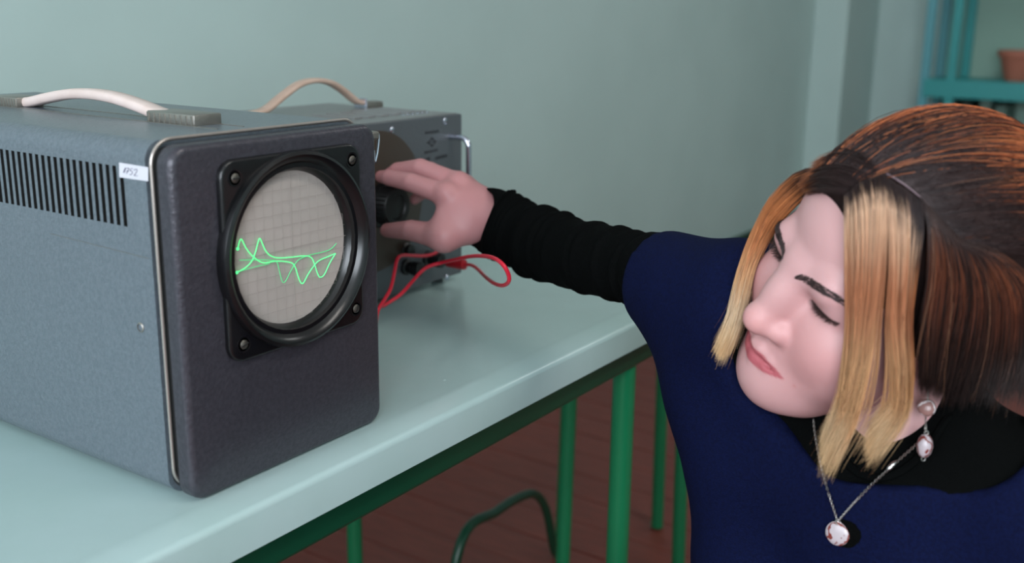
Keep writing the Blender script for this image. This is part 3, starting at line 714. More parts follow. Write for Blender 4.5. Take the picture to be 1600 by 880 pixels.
def torso(f, g, arms=True, k=.05):
    f.cap(NECK + TUP * .01, NECK - TUP * .06, .054 + g, .062 + g, k * .6)
    f.cap(SHR - SAX * .02, NECK - TUP * .055, .048 + g, .056 + g, k); f.cap(SHL + SAX * .02, NECK - TUP * .055, .048 + g, .056 + g, k)
    ch = NECK - TUP * .17 + TFW * .012
    f.ell(ch, (.150 + g, .098 + g, .165 + g), k, rot=TR)
    for sx in (1, -1): f.ell(ch + SAX2 * .068 * sx - TUP * .03 + TFW * .062, (.062 + g, .056 + g, .062 + g), .04, rot=TR)
    f.ell(PEL + TUP * .13, (.128 + g, .092 + g, .15 + g), k, rot=TR)
    f.ell(PEL, (.158 + g, .115 + g, .12 + g), k, rot=TR)
bd = Field((.40, -.36, 0.0), (1.25, .90, .95), .006)
torso(bd, -.012)
bd.chain([SHR] + [at(*p) for p in ((1050, 432, .995), (1000, 420, 1.04), (940, 407, 1.10), (880, 392, 1.158), (832, 374, 1.205))] + [WR1], [.036, .023, .023, .024, .024, .025, .026], .012)
bd.chain([SHL, ELL_, WRL], [.044, .036, .026], .03)
for H_, K_, Fo in ((HIPR, KNR, FTR), (HIPL, KNL, FTL)):
    bd.chain([H_, K_], [.078, .054], .03); bd.chain([K_, Fo * .4 + K_ * .6, Fo], [.053, .052, .034], .02)
    bd.cap(Fo + np.array([.015, 0, -.045]), Fo + np.array([-.15, 0, -.06]), .034, .024, .02)
pm_ = WRL + np.array([-.075, .012, -.012]); bd.cap(WRL, pm_, .026, .030, .02)
for kf in range(4):
    a_ = pm_ + np.array([-.01, (kf - 1.5) * .021, 0]); bd.chain([a_, a_ + np.array([-.038, (kf - 1.5) * .003, -.004]), a_ + np.array([-.066 + .008 * abs(kf - 1.4), (kf - 1.5) * .004, -.022])], [.0105, .0098, .0085], .006)
a_ = pm_ + np.array([.03, .025, 0]); bd.chain([a_, a_ + np.array([-.03, .022, -.004]), a_ + np.array([-.055, .026, -.012])], [.013, .0115, .009], .008)
bV, bQ = bd.mesh(); bV = relax(bV, bQ, 2, .5)

# ---- join into one continuous body
def cut(V, Q, p, nrm):
    keep = ((V - p) @ nrm > 0); qk = keep[Q].all(1); Q = Q[qk]; used = np.unique(Q); mp = np.full(len(V), -1); mp[used] = np.arange(len(used)); return V[used], mp[Q]
ndir = NECK - hw((0, .028, -.045)); ndir /= np.linalg.norm(ndir); ncut = NECK + ndir * .040
hV, hQ = cut(hV, hQ, ncut, -ndir)
adir = WR1 - WR0; adir /= np.linalg.norm(adir); acut = WR0 + adir * .040
gV, gQ = cut(gV, gQ, acut, -adir)
near = np.linalg.norm(bV - ncut, axis=1) < .12
kb = ~((near & ((bV - ncut) @ ndir < .008)) | ((np.linalg.norm(bV - acut, axis=1) < .13) & ((bV - acut) @ adir < .008)))
qk = kb[bQ].all(1); bQ = bQ[qk]; us = np.unique(bQ); mp = np.full(len(bV), -1); mp[us] = np.arange(len(us)); bV = bV[us]; bQ = mp[bQ]
AV = np.concatenate([hV, gV, bV]); AQ = np.concatenate([hQ, gQ + len(hV), bQ + len(hV) + len(gV)])
# natural skin colour: lips, cheeks, nose, knuckles
loc = (AV - HT_) @ HR
skin = L3((196, 151, 150)); tint = np.tile(skin, (len(AV), 1))
def seg_d(P, A_, B_):
    A_ = np.array(A_); B_ = np.array(B_); d = B_ - A_; t = np.clip(((P - A_) @ d) / (d @ d), 0, 1); return np.linalg.norm(P - A_ - t[:, None] * d, axis=1)
isH = np.arange(len(AV)) < len(hV)
ax_ = np.abs(loc[:, 0]) / .033; zl_ = loc[:, 2] - (MZ - .0015 * ax_)
lipd = np.maximum(np.maximum(zl_ - .0062 * np.clip(1 - ax_ ** 2.2, 0, 1) + .0012 * np.exp(-(loc[:, 0] / .004) ** 2), -zl_ - .0088 * np.clip(1 - ax_ ** 2, 0, 1)), np.maximum(ax_ - 1, (loc[:, 1] + .072) * 1.))
lw = (sstep(.0011, -.0007, lipd) * isH)[:, None]; tint = tint * (1 - lw) + L3((170, 86, 94)) * lw
for c_, r_, col, am in (((.040, -.078, -.040), .032, (208, 132, 130), .35), ((-.040, -.078, -.040), .032, (208, 132, 130), .35), ((0, -.114, -.043), .02, (224, 150, 145), .4)):
    w_ = (np.exp(-(np.linalg.norm(loc - np.array(c_), axis=1) / r_) ** 2) * am * isH)[:, None]; tint = tint * (1 - w_) + L3(col) * w_
for p_, r_, am in (((.020, -.0905, -.0835), .0010, .3), ((.041, -.0795, -.0735), .0014, .35), ((.006, -.1, -.060), .0020, .3)):
    w_ = (np.exp(-(np.linalg.norm(loc - np.array(p_), axis=1) / r_) ** 2) * am * isH)[:, None]; tint = tint * (1 - w_) + L3((190, 90, 85)) * w_
for K_ in (IDX[0], MID[0], RNG[0], IDX[3], THB[3]):
    w_ = (np.exp(-(np.linalg.norm(AV - K_, axis=1) / .014) ** 2) * .25)[:, None]; tint = tint * (1 - w_) + L3((226, 142, 136)) * w_
hnd = (np.arange(len(AV)) >= len(hV)) & (np.arange(len(AV)) < len(hV) + len(gV)); tint[hnd] = tint[hnd] * np.array([.76, .62, .64])
M['skin'] = attr_mat('skin', .46, .35, .12, bump=.06, bscale=900)
body = add_np('body', AV, AQ, M['skin'], woman, tint)
bm = bmesh.new(); bm.from_mesh(body.data)
def loop_near(p, rad):
    out = [e for e in bm.edges if e.is_boundary and all((Vector((np.array(p) - ORG[woman]).tolist()) - v.co).length < rad for v in e.verts)]
    return out
for p_ in (ncut, acut):
    try: bmesh.ops.bridge_loops(bm, edges=loop_near(p_, .13))
    except Exception as ex: print('bridge', ex)
for f in bm.faces: f.smooth = True
bm.to_mesh(body.data); bm.free()
headbvh = BVHTree.FromPolygons([tuple(v) for v in hV], [tuple(int(i) for i in f) for f in hQ])
def surf(x, y, off=0., default=None):
    d = ray(x, y); r = headbvh.ray_cast(Vector(CAM.tolist()), Vector(d.tolist()))
    if r[0] is None: return default
    return np.array(r[0]) - d * off

# ---- eyes, brows, lashes
M['eye'] = mat('eye_white', (214, 206, 204), .15); M['iris'] = mat('iris_grey', (74, 84, 84), .12); M['hairdark'] = mat('dark_brow_hair', (52, 36, 34), .5)
for sx in (1, -1):
    ec = np.array((sx * .0345, -.0650, .0015)); gz = np.array((sx * .02, -.90, -.62)); gz /= np.linalg.norm(gz)
    prof = [(.0118 * math.sin(a), .0118 * math.cos(a)) for a in np.linspace(math.pi, .52, 16)] 
    ey = shade(mk('eye', *lathe(prof + [(0, .0118 * math.cos(.52))], hw(ec), HR @ gz, 24), M['eye'], body), 60)
    shade(mk('iris', *lathe([(.0061, .0101), (.0048, .0109), (.0025, .0116), (0, .0119)], hw(ec), HR @ gz, 20), M['iris'], ey), 60)
def hair_mesh(curves, rad, sides=3):
    """curves: (n,m,3) array -> tri tubes tapering to the tip"""
    Cv = np.asarray(curves); n, m, _ = Cv.shape
    T_ = np.gradient(Cv, axis=1); T_ /= np.linalg.norm(T_, axis=2, keepdims=True) + 1e-12
    ref = np.array([.31, .52, .79]); N_ = np.cross(T_, ref); N_ /= np.linalg.norm(N_, axis=2, keepdims=True) + 1e-12; B_ = np.cross(T_, N_)
    tp = np.interp(np.linspace(0, 1, m), [0, .1, .7, 1], [.7, 1, 1, .15])[None, :, None, None] * np.broadcast_to(np.asarray(rad, float), (n,))[:, None, None, None]
    a = 2 * np.pi * np.arange(sides) / sides
    V = Cv[:, :, None, :] + tp * (np.cos(a)[None, None, :, None] * N_[:, :, None, :] + np.sin(a)[None, None, :, None] * B_[:, :, None, :])
    base = (np.arange(n)[:, None, None] * m + np.arange(m - 1)[None, :, None]) * sides; k = np.arange(sides)[None, None, :]; k2 = (k + 1) % sides
    Q = np.stack([base + k, base + k2, base + sides + k2, base + sides + k], -1).reshape(-1, 4)
    return V.reshape(-1, 3), Q
for sx in (1, -1):
    cv = []
    for i in range(300):       # eyebrow hairs lie on the brow ridge
        t = random.random(); bx = .010 + .046 * t; bz = .0100 + .011 * math.sin(min(t / .75, 1) * 1.35) - .006 * max(t - .7, 0) / .3 + random.uniform(-1, 1) * float(np.interp(t, [0, .25, .7, 1], [.0012, .0028, .0026, .0012]))
        o_ = hw((sx * bx, -.14, bz)); d_ = HR @ np.array((0, 1., 0)); r = headbvh.ray_cast(Vector(o_.tolist()), Vector(d_.tolist()))
        if r[0] is None: continue
        p0 = np.array(r[0]); n_ = np.array(r[1]); n_ *= -np.sign(n_ @ d_)
        dr = HR @ np.array((sx * (.5 + .5 * t), .25 * t, .75 * (1 - t) - .15)); dr -= n_ * (dr @ n_); dr /= np.linalg.norm(dr); ln = random.uniform(.005, .008)
        cv.append([p0 - n_ * .0003 + (dr * ln) * u + n_ * (.0012 * math.sin(u * 3)) for u in (0, .33, .66, 1)])
    V_, Q_ = hair_mesh(cv, .00027); add_np('eyebrow', V_, Q_, M['hairdark'], body)
    cv = []
    for i in range(84):        # upper lashes, sweeping down and out over the lowered eye
        t = i / 83; x_ = (t - .5) * .030 + .001; ec = np.array((sx * .0345, -.0650, .002)); zz = -.0010 - .0012 * math.sin(t * 3.14) + (.0025 * (t - .5))
        yy = -math.sqrt(max(.0142 ** 2 * (1 - (x_ / .0185) ** 2) - (zz - .002) ** 2, 1e-8)); p0 = hw((ec[0] + sx * x_, ec[1] + yy, zz))
        dr = np.array((sx * ((t - .35) * .9), -1., -.50 + random.uniform(-.1, .1))); dr /= np.linalg.norm(dr); ln = random.uniform(.0065, .0095)
        cv.append([p0 + HR @ (dr * ln * u + np.array((0, 0, .0022 * u * u))) for u in (0, .33, .66, 1)])
    V_, Q_ = hair_mesh(cv, .00026); add_np('eyelash', V_, Q_, M['hairdark'], body)
    lid = [hw((sx * (.0345 + x_), -.0650 - math.sqrt(max(.0143 ** 2 * (1 - (x_ / .0187) ** 2) - .0033 ** 2, 1e-8)), -.0013 + .08 * (x_ + .013))) for x_ in np.linspace(-.0135, .0160, 16)]
    mk('lash_line', *tube(lid, .0009, 6), M['hairdark'], body)
# finger and thumb nails
M['nail'] = mat('nail', (222, 160, 154), .25)

# ---- clothes
M['navy'] = mat('navy_knit', (10, 17, 48), .85, bump=.5, bscale=700, col2=(8, 13, 39), cscale=420, spec=.06)
M['knit'] = mat('black_knit', (7, 8, 8), .9, bump=.4, bscale=600, spec=.03)
SLV = at(1026, 424, 1.012)                      # sleeve opening of the tunic
sdir = (ELB - SHR) / np.linalg.norm(ELB - SHR)
tu = Field((.50, -.26, .36), (1.22, .66, .97), .0052)
torso(tu, .012, k=.06)
SLV2 = SLV + sdir * .03
tu.cap(SHR - SAX * .01, SLV2, .050, .0425, .04)
tu.cap(SHL, ELL_ * .6 + SHL * .4, .060, .062, .05)
tu.cap(at(1050, 470, .99), at(1128, 640, .965), .017, .03, .05); tu.cap(at(1128, 640, .965), at(1190, 900, .955), .03, .05, .05)
tu.cap(at(1190, 900, .955), at(1250, 1250, 1.0), .05, .06, .05)
tu.cap(at(1105, 500, .975), at(1190, 700, .94), .03, .05, .06)
tu.ell(PEL + TFW * .0 - TUP * .01, (.185, .145, .13), .06, rot=TR)
def wr_(X, Y, Z):
    return tu.F - (.0022 * np.sin(38 * (Z + .35 * Y) + 3 * np.sin(9 * X)) * np.sin(17 * Y + 11 * Z) + .0010 * np.sin(70 * (Y - .4 * Z) + 5 * X)).astype(np.float32)
tu.F = wr_(tu.ax[0][:, None, None], tu.ax[1][None, :, None], tu.ax[2][None, None, :])
# neckline opening, sleeve opening
for dD in (-.045, -.01, .03, .06): tu.cap(at(1338, 662, .87 + dD), at(1512, 668, .80 + dD), .046, .046, .006, 's')
def pl_fn(X, Y, Z): return np.where((X - SHR[0]) * sdir[0] + (Y - SHR[1]) * sdir[1] + (Z - SHR[2]) * sdir[2] > -.2, (X - SLV[0]) * sdir[0] + (Y - SLV[1]) * sdir[1] + (Z - SLV[2]) * sdir[2], -1.)
tu.put((.5, -.3, .3), (1.3, .8, 1.), pl_fn, .006, 'i')
tu.ell(hw((.01, -.045, -.085)), (.062, .062, .046), .02, 's', rot=HR)
tV, tQ = tu.mesh(); tV = relax(tV, tQ, 2, .5)
add_np('tunic', tV, tQ, M['navy'], woman)
us_ = Field((.55, -.20, .55), (1.12, .60, .95), .0045)
torso(us_, .004, k=.05)
us_.cap(SHR, SLV, .046, .038, .05)
# crew collar edge: stop below the throat
N1_ = np.zeros(3); cpl = at(1372, 716, .80); cn = -ndir * .86 + np.cross(SAX, ndir) * .0
def col_fn(X, Y, Z):
    return (X - COLP[0]) * COLN[0] + (Y - COLP[1]) * COLN[1] + (Z - COLP[2]) * COLN[2]
cq = [at(1300, 702, .838), at(1362, 727, .818), at(1492, 592, .816)]
COLN = np.cross(cq[1] - cq[0], cq[2] - cq[0]); COLN /= np.linalg.norm(COLN); COLN *= np.sign(COLN @ -ndir); COLP = cq[1]
us_.cap(NECK - ndir * .09, NECK + ndir * .03, .0600, .066, .03)
us_.cap(NECK - ndir * .03 - N1_ * .0, NECK + (SHL - NECK) * .45 + np.array([0, 0, .012]), .050, .050, .04)
us_.put(NECK - .10, NECK + .10, col_fn, .004, 'i', pad=0)
uV, uQ = us_.mesh(); uV = relax(uV, uQ, 2, .5)
add_np('undershirt', uV, uQ, M['knit'], woman)
# ribbed collar roll
ring_ = []
N1, N2 = frame_of(ndir)
for a in np.linspace(0, 2 * math.pi, 49)[:-1]: b0_ = NECK + .0610 * (math.cos(a) * N1 + math.sin(a) * N2); ring_.append(b0_ + ndir * float(np.clip((COLP - b0_) @ COLN / (ndir @ COLN), -.055, .03)))
shade(mk('collar', *tube(ring_, .0036, 8, closed=True), M['knit'], woman))
# right sleeve, pushed into folds
SP = [(742, 337, 1.272, 50), (762, 343, 1.262, 56), (792, 357, 1.240, 58), (832, 374, 1.205, 54), (880, 392, 1.158, 56), (940, 407, 1.10, 61), (1000, 420, 1.04, 58), (1050, 432, .995, 62), (1085, 445, .97, 64)]
cP = spline([at(*p[:3]) for p in SP], 170); cr = np.interp(np.linspace(0, len(SP) - 1, 170), range(len(SP)), [p[3] * p[2] / F_PX for p in SP])
K = 64; T_ = np.gradient(cP, axis=0); T_ /= np.linalg.norm(T_, axis=1)[:, None]; V_ = []
Nn = np.array([0, 0, 1.])
folds = [(random.uniform(.15, .99), random.uniform(.004, .009), random.uniform(0, 6.28), random.uniform(.0024, .0052)) for _ in range(46)]
for i in range(170):
    t = T_[i]; N_ = Nn - t * (Nn @ t); N_ /= np.linalg.norm(N_); B_ = np.cross(t, N_); s_ = i / 169
    for k in range(K):
        a = 2 * math.pi * k / K; d = 0
        for (c0, w0, ph, am) in folds:
            x_ = (s_ - c0 - .010 * math.sin(a + ph)) / w0
            if abs(x_) < 3: d += am * math.exp(-x_ * x_) * (.55 + .45 * math.sin(a * 1.0 + ph * 2))
        rr = cr[i] * (.93) + d
        V_.append(cP[i] + rr * (math.cos(a) * N_ * 1.0 + math.sin(a) * B_ * .92))
Fc = [(i * K + k, i * K + (k + 1) % K, (i + 1) * K + (k + 1) % K, (i + 1) * K + k) for i in range(169) for k in range(K)]
nb = len(V_)
inner = WR0 + adir * .004
for i in range(70):      # the cuff slants: its near side sits further up the wrist
    for k in range(K):
        tc_ = CAM - cP[i]; tc_ /= np.linalg.norm(tc_); v0 = np.array(V_[i * K + k]); V_[i * K + k] = v0 + T_[i] * (.064 * ((v0 - cP[i]) @ tc_) / .045 + .006) * (1 - i / 70) ** 1.2
for k in range(K): V_.append(cP[0] + (np.array(V_[k]) - cP[0]) * .93 + T_[0] * .002)
for k in range(K): V_.append(cP[0] + (np.array(V_[k]) - cP[0]) * .60 + T_[0] * .03)
Fc += [(k, nb + k, nb + (k + 1) % K, (k + 1) % K) for k in range(K)] + [(nb + k, nb + K + k, nb + K + (k + 1) % K, nb + (k + 1) % K) for k in range(K)]
mk('sleeve', V_, Fc, M['knit'], woman, smooth=True)
lf = Field(np.minimum(SHL, WRL) - .12, np.maximum(SHL, WRL) + .12, .005)
lf.chain([SHL, ELL_, WRL + np.array([.01, 0, 0])], [.050, .043, .034], .03)
lV, lQ = lf.mesh(); add_np('sleeve', relax(lV, lQ, 2), lQ, M['knit'], woman)
tr_ = Field((.45, -.36, .03), (1.22, .55, .62), .006)
tr_.ell(PEL, (.165, .122, .115), .05, rot=TR)
for H_, K_, Fo in ((HIPR, KNR, FTR), (HIPL, KNL, FTL)): tr_.chain([H_, K_], [.086, .064], .03); tr_.chain([K_, Fo], [.063, .050], .02)
lV, lQ = tr_.mesh(); add_np('trousers', relax(lV, lQ, 2), lQ, mat('dark_trousers', (30, 32, 40), .8), woman)
for Fo in (FTR, FTL):
    sf = Field(Fo + np.array([-.22, -.07, -.09]), Fo + np.array([.09, .07, .02]), .005)
    sf.cap(Fo + np.array([.015, 0, -.045]), Fo + np.array([-.15, 0, -.055]), .041, .033, .03); sf.cap(Fo + np.array([.0, 0, -.02]), Fo + np.array([.0, 0, -.05]), .044, .042, .02)
    sf.put(Fo - .3, Fo + .3, lambda X, Y, Z: (0.001 - Z) + 0 * X + 0 * Y, .004, 'i')
    lV, lQ = sf.mesh(); add_np('shoe', relax(lV, lQ, 1), lQ, mat('black_shoe', (20, 20, 22), .4), woman)
# the stool she sits on
sz_ = PEL[2] - .135
ss = thing('wooden_stool', 'low wooden stool under the seated person', 'stool', (PEL[0], PEL[1], 0))
woodm = mat('stool_wood', (134, 96, 62), .5, col2=(116, 80, 50), cscale=10, stretch=(1, 10, 1))
shade(mk('seat', *box((PEL[0] - .17, PEL[1] - .17, sz_ - .03), (PEL[0] + .17, PEL[1] + .17, sz_), .008), woodm, ss), 40)
for dx in (-1, 1):
    for dy in (-1, 1): mk('leg', *box((PEL[0] + dx * .14 - .018, PEL[1] + dy * .14 - .018, 0), (PEL[0] + dx * .14 + .018, PEL[1] + dy * .14 + .018, sz_ - .03), .003), woodm, ss)

# ---- hair
HC = np.array((0, .018, .038)); HRAD = np.array((.0845, .108, .0965))
hc = Field((-.10, -.10, -.12), (.11, .15, .145), .0024, HR, HT_)
hc.ell(HC, HRAD, .005); hc.ell((0, .062, -.018), (.070, .056, .062), .03); hc.ell((.066, .034, .002), (.018, .046, .044), .03); hc.ell((-.066, .034, .002), (.018, .046, .044), .03)
hc.ell((0, -.118, -.035), (.080, .088, .118), .008, 's')
hc.ell((.07, -.055, -.055), (.05, .055, .05), .01, 's'); hc.ell((-.07, -.055, -.055), (.05, .055, .05), .01, 's')
cV, cQ = hc.mesh(); cV = relax(cV, cQ, 3, .5)
M['haircap'] = mat('dark_brown_hair', (24, 17, 17), .95, bump=.5, bscale=60, col2=(34, 23, 21), cscale=40, spec=.1, stretch=(1, .15, 1))
hair = add_np('hair', cV, cQ, M['haircap'], woman)
allV = [tuple(v) for v in hV] + [tuple(v) for v in cV]; allF = [tuple(int(i) for i in f) for f in hQ] + [tuple(int(i) + len(hV) for i in f) for f in cQ]
hbvh = BVHTree.FromPolygons(allV, allF)
def dep(p): return float(-(RC.T @ (np.asarray(p) - CAM))[2])
def hitD(x, y, off, default):
    d = ray(x, y); r = hbvh.ray_cast(Vector(CAM.tolist()), Vector(d.tolist()))
    if r[0] is None: return default
    return dep(np.array(r[0])) - off
def guides(G, n, off=.004, rise=.004, Dfix=None):
    """pixel-surveyed guide strands laid on the head surface, hanging at the last depth once clear of it"""
    out = []
    for gi, g in enumerate(G):
        c_ = spline([(a, b, 0) for a, b in g], n)[:, :2]; D_ = []; last = None
        for i, (a, b) in enumerate(c_):
            t = i / (n - 1)
            if Dfix is not None: d = float(np.interp(t, *Dfix))
            else:
                d = hitD(a, b, off * (1 + 1.2 * t), last if last else .78)
                if last is not None: d = min(d, last + rise)
            D_.append(d); last = d
        D_ = np.array(D_)
        for _ in range(3): D_[1:-1] = (D_[:-2] + 2 * D_[1:-1] + D_[2:]) / 4
        out.append(np.concatenate([c_, D_[:, None]], 1))
    return np.array(out)
def atv(P):
    v = np.stack([(P[..., 0] - 800) * P[..., 2] / F_PX, -(P[..., 1] - 440) * P[..., 2] / F_PX, -P[..., 2]], -1); return v @ RC.T + CAM
def weave(G, N, spread, dj, seed, clump=9, endj=0., gap=None):
    """strands between neighbouring guides: clumped, each jittered"""
    r = np.random.default_rng(seed); m = G.shape[1]; ncl = max(N // clump, 1); cu = r.uniform(0, len(G) - 1.001, ncl)
    if gap: cu = np.where((cu > gap[0]) & (cu < gap[1]) & (r.random(ncl) < .9), np.where(r.random(ncl) < .5, cu - 1, cu + 1), cu)
    ck = r.normal(0, 1, (ncl, 3)); out = []; us = []; cl = []
    tt = np.linspace(0, 1, m)
    for i in range(N):
        c_ = i % ncl; u = np.clip(cu[c_] + r.normal(0, .07), 0, len(G) - 1.001); k = int(u); f = u - k
        P = G[k] * (1 - f) + G[k + 1] * f; P = P.copy()
        P[:, 0] += (ck[c_, 0] * spread * .6 + r.normal(0, spread * .45)) * (.25 + tt) + spread * .5 * np.sin(tt * 5 + ck[c_, 1] * 3) * tt
        P[:, 1] += r.normal(0, spread * .5) + endj * r.normal() * tt ** 2
        P[:, 2] += r.uniform(-dj, dj * .3) + ck[c_, 2] * dj * .4 * tt
        out.append(P); us.append(u); cl.append(c_)
    return atv(np.array(out)), np.array(us), np.array(cl), r
STR = []; COLR = []; RADS = []
def ramp(x, stops):
    xs = [s_[0] for s_ in stops]; cs = np.array([L3(s_[1]) for s_ in stops]); return np.stack([np.interp(x, xs, cs[:, c]) for c in range(3)], -1)
def emit_(C_, colr, rad): STR.append(C_); COLR.append(colr); RADS.append(np.full(len(C_), rad))
MSEG = 18; tt = np.linspace(0, 1, MSEG)
# front lock on her left, falling over the cheek
G1 = guides([[(1319, 308), (1320, 345), (1321, 420), (1322, 500), (1317, 570), (1306, 640), (1281, 706)],
             [(1345, 286), (1350, 325), (1350, 420), (1345, 500), (1338, 580), (1318, 650), (1290, 714)],
             [(1378, 276), (1384, 320), (1378, 420), (1368, 500), (1356, 580), (1334, 650), (1300, 710)],
             [(1380, 277), (1390, 320), (1394, 420), (1392, 500), (1400, 580), (1396, 640), (1352, 694)],
             [(1415, 298), (1420, 340), (1418, 420), (1412, 500), (1414, 580), (1406, 635), (1362, 690)],
             [(1440, 318), (1442, 360), (1434, 420), (1424, 500), (1426, 590), (1418, 640), (1380, 684)]], MSEG, .006)
C_, us, cl, r = weave(G1, 3400, 3.4, .006, 3, 12, 16, (2.0, 3.0))
ny = tt[None, :] + r.normal(0, .022, (len(C_), 1)) - (np.interp(us, [0, 1.2, 2.5, 4, 5], [.03, .02, .045, .09, .16]) + r.normal(0, .03, cl.max() + 1)[cl])[:, None] * np.clip(1.3 - tt * 2, 0, 1)[None, :]
bl = ramp(ny, [(0, (40, 28, 28)), (.07, (46, 32, 30)), (.14, (212, 172, 142)), (.22, (208, 164, 130)), (.36, (184, 120, 84)), (.48, (190, 130, 94)), (.62, (200, 154, 112)), (.84, (198, 150, 106)), (.92, (216, 184, 146)), (1, (208, 168, 122))])
dk = ramp(ny, [(0, (40, 28, 28)), (.2, (52, 34, 30)), (.32, (150, 92, 56)), (.5, (120, 68, 44)), (.7, (170, 118, 76)), (.9, (224, 186, 140)), (1, (230, 196, 152))])
vr = (r.normal(1, .2, (cl.max() + 1, 1))[cl] * r.normal(1, .12, (len(cl), 1)))[:, :, None]
wd_ = sstep(4.2, 4.9, us + r.normal(0, .25, len(us)))[:, None, None]
emit_(C_, (bl * (1 - wd_) + dk * wd_) * vr, .00022)
# far lock, hanging beside the other cheek
G2 = guides([[(1320, 302), (1275, 294), (1226, 337), (1204, 366), (1185, 400), (1173, 430), (1158, 490), (1140, 540)],
             [(1310, 290), (1264, 283), (1214, 325), (1191, 362), (1173, 402), (1162, 440), (1148, 500), (1130, 548)],
             [(1300, 270), (1252, 268), (1207, 308), (1182, 356), (1165, 400), (1153, 445), (1140, 505), (1120, 550)]], MSEG, Dfix=([0, .18, .4, .6, 1], [.792, .822, .852, .864, .860]))
C_, us, cl, r = weave(G2, 1600, 4.0, .006, 5, 10, 8)
ny = tt[None, :] + r.normal(0, .03, (len(C_), 1)); vr = r.normal(1, .13, (cl.max() + 1, 1))[cl][:, :, None]
emit_(C_, ramp(ny, [(0, (42, 30, 30)), (.16, (52, 36, 32)), (.25, (180, 110, 66)), (.5, (200, 132, 86)), (.72, (208, 160, 114)), (.85, (234, 208, 174)), (1, (220, 178, 128))]) * vr, .00022)
# upper section combed back over the skull to the tie
def Edir(p): v = (np.array(p, float) - HC) / HRAD; return v / np.linalg.norm(v)
def pxl(x, y):
    d = ray(x, y); r = hbvh.ray_cast(Vector(CAM.tolist()), Vector(d.tolist())); return hl(np.array(r[0]))
front = [Edir(p) for p in ((-.084, .01, .015), (-.078, -.03, .035), (-.062, -.055, .060), (-.038, -.066, .085))] + [Edir(pxl(*p)) for p in ((1280, 284), (1304, 297), (1318, 303), (1345, 281), (1375, 266), (1402, 278), (1440, 306), (1470, 342), (1490, 376), (1530, 394))]
front = np.array(front); TIE = Edir((.004, .128, .052)); r = np.random.default_rng(9)
def comb(a, b, lift, mseg=MSEG):
    om = np.arccos(np.clip((a * b).sum(-1), -1, 1))[:, None]; t = tt[None, :]
    s_ = (np.sin((1 - t) * om) / np.sin(om))[..., None] * a[:, None] + (np.sin(t * om) / np.sin(om))[..., None] * b[None, None] if b.ndim == 1 else (np.sin((1 - t) * om) / np.sin(om))[..., None] * a[:, None] + (np.sin(t * om) / np.sin(om))[..., None] * b[:, None]
    return s_ * lift[..., None]
N3 = 5600; ncl = 330; cu = r.uniform(0, len(front) - 1.001, ncl); cidx = np.arange(N3) % ncl
u = np.clip(cu[cidx] + r.normal(0, .05, N3), 0, len(front) - 1.001); k = u.astype(int); f = (u - k)[:, None]
a0 = front[k] * (1 - f) + front[k + 1] * f
st0 = np.where(r.random(N3) < .55, 0., r.uniform(0, .6, N3))[:, None]; tie_n = TIE[None] + r.normal(0, .10, (N3, 3)) * np.array([1, .2, 1]); tie_n /= np.linalg.norm(tie_n, axis=1)[:, None]
a0 = a0 * (1 - st0) + TIE * st0 + r.normal(0, .006, (N3, 3)); a0 /= np.linalg.norm(a0, axis=1)[:, None]
cl_l = r.normal(0, .014, ncl)[cidx][:, None]
lift = 1.0 + .028 * np.sin(np.pi * np.clip(tt[None, :] * 1.1, 0, 1)) + cl_l * np.sin(np.pi * tt)[None, :] + r.normal(0, .007, (N3, 1)) + .01 * r.normal(0, 1, (N3, 1)) * np.sin(tt * 7 + 2)[None, :]
lift[:, 0] = .997; lift += .006
L_ = comb(a0, tie_n, lift) * HRAD + HC; C_ = L_ @ HR.T + HT_
edge = r.normal(0, .13, ncl)[cidx][:, None] + .10 * np.sin(u * 4.1)[:, None] + r.normal(0, .03, (N3, 1)) + np.interp(u, [0, 3, 5, 8, 13], [-.12, -.06, .03, .07, .16])[:, None]
tpos = st0 + tt[None, :] * (1 - st0)
on = sstep(.25, .42, tpos - edge) * np.where(r.random(ncl) < .80, 1, .10)[cidx][:, None]
og = ramp(r.random(N3), [(0, (166, 84, 50)), (.5, (192, 106, 64)), (1, (208, 128, 82))])[:, None, :]; db = ramp(r.random(N3), [(0, (34, 24, 25)), (1, (56, 38, 36))])[:, None, :]
emit_(C_, db * (1 - on[..., None]) + og * on[..., None], .00024)
# side and back hair falling from the parting to the nape
G4 = guides([[(1438, 312), (1452, 352), (1452, 430), (1442, 520), (1440, 604)], [(1448, 322), (1466, 362), (1474, 430), (1462, 520), (1450, 606)], [(1470, 345), (1492, 385), (1502, 450), (1490, 530), (1470, 618)], [(1490, 372), (1520, 398), (1540, 460), (1535, 540), (1510, 622)],
             [(1500, 380), (1548, 402), (1580, 460), (1580, 540), (1560, 622)], [(1505, 382), (1565, 402), (1615, 450), (1625, 530), (1612, 622)]], MSEG, .004)
C_, us, cl, r4 = weave(G4, 2800, 5.0, .005, 13, 11, 10)
ny = tt[None, :] + r4.normal(0, .05, (len(C_), 1)); am = (r4.random(cl.max() + 1) < .5).astype(float)[cl][:, None, None] * (.4 + .6 * r4.random((len(C_), 1, 1)))
base_ = ramp(ny, [(0, (40, 28, 28)), (.5, (50, 34, 30)), (1, (26, 19, 18))]); red_ = ramp(ny, [(0, (42, 30, 28)), (.25, (60, 40, 34)), (.42, (134, 74, 48)), (.62, (112, 60, 42)), (.8, (62, 40, 32)), (1, (44, 30, 28))])
emit_(C_, base_ * (1 - am) + red_ * am, .00024)
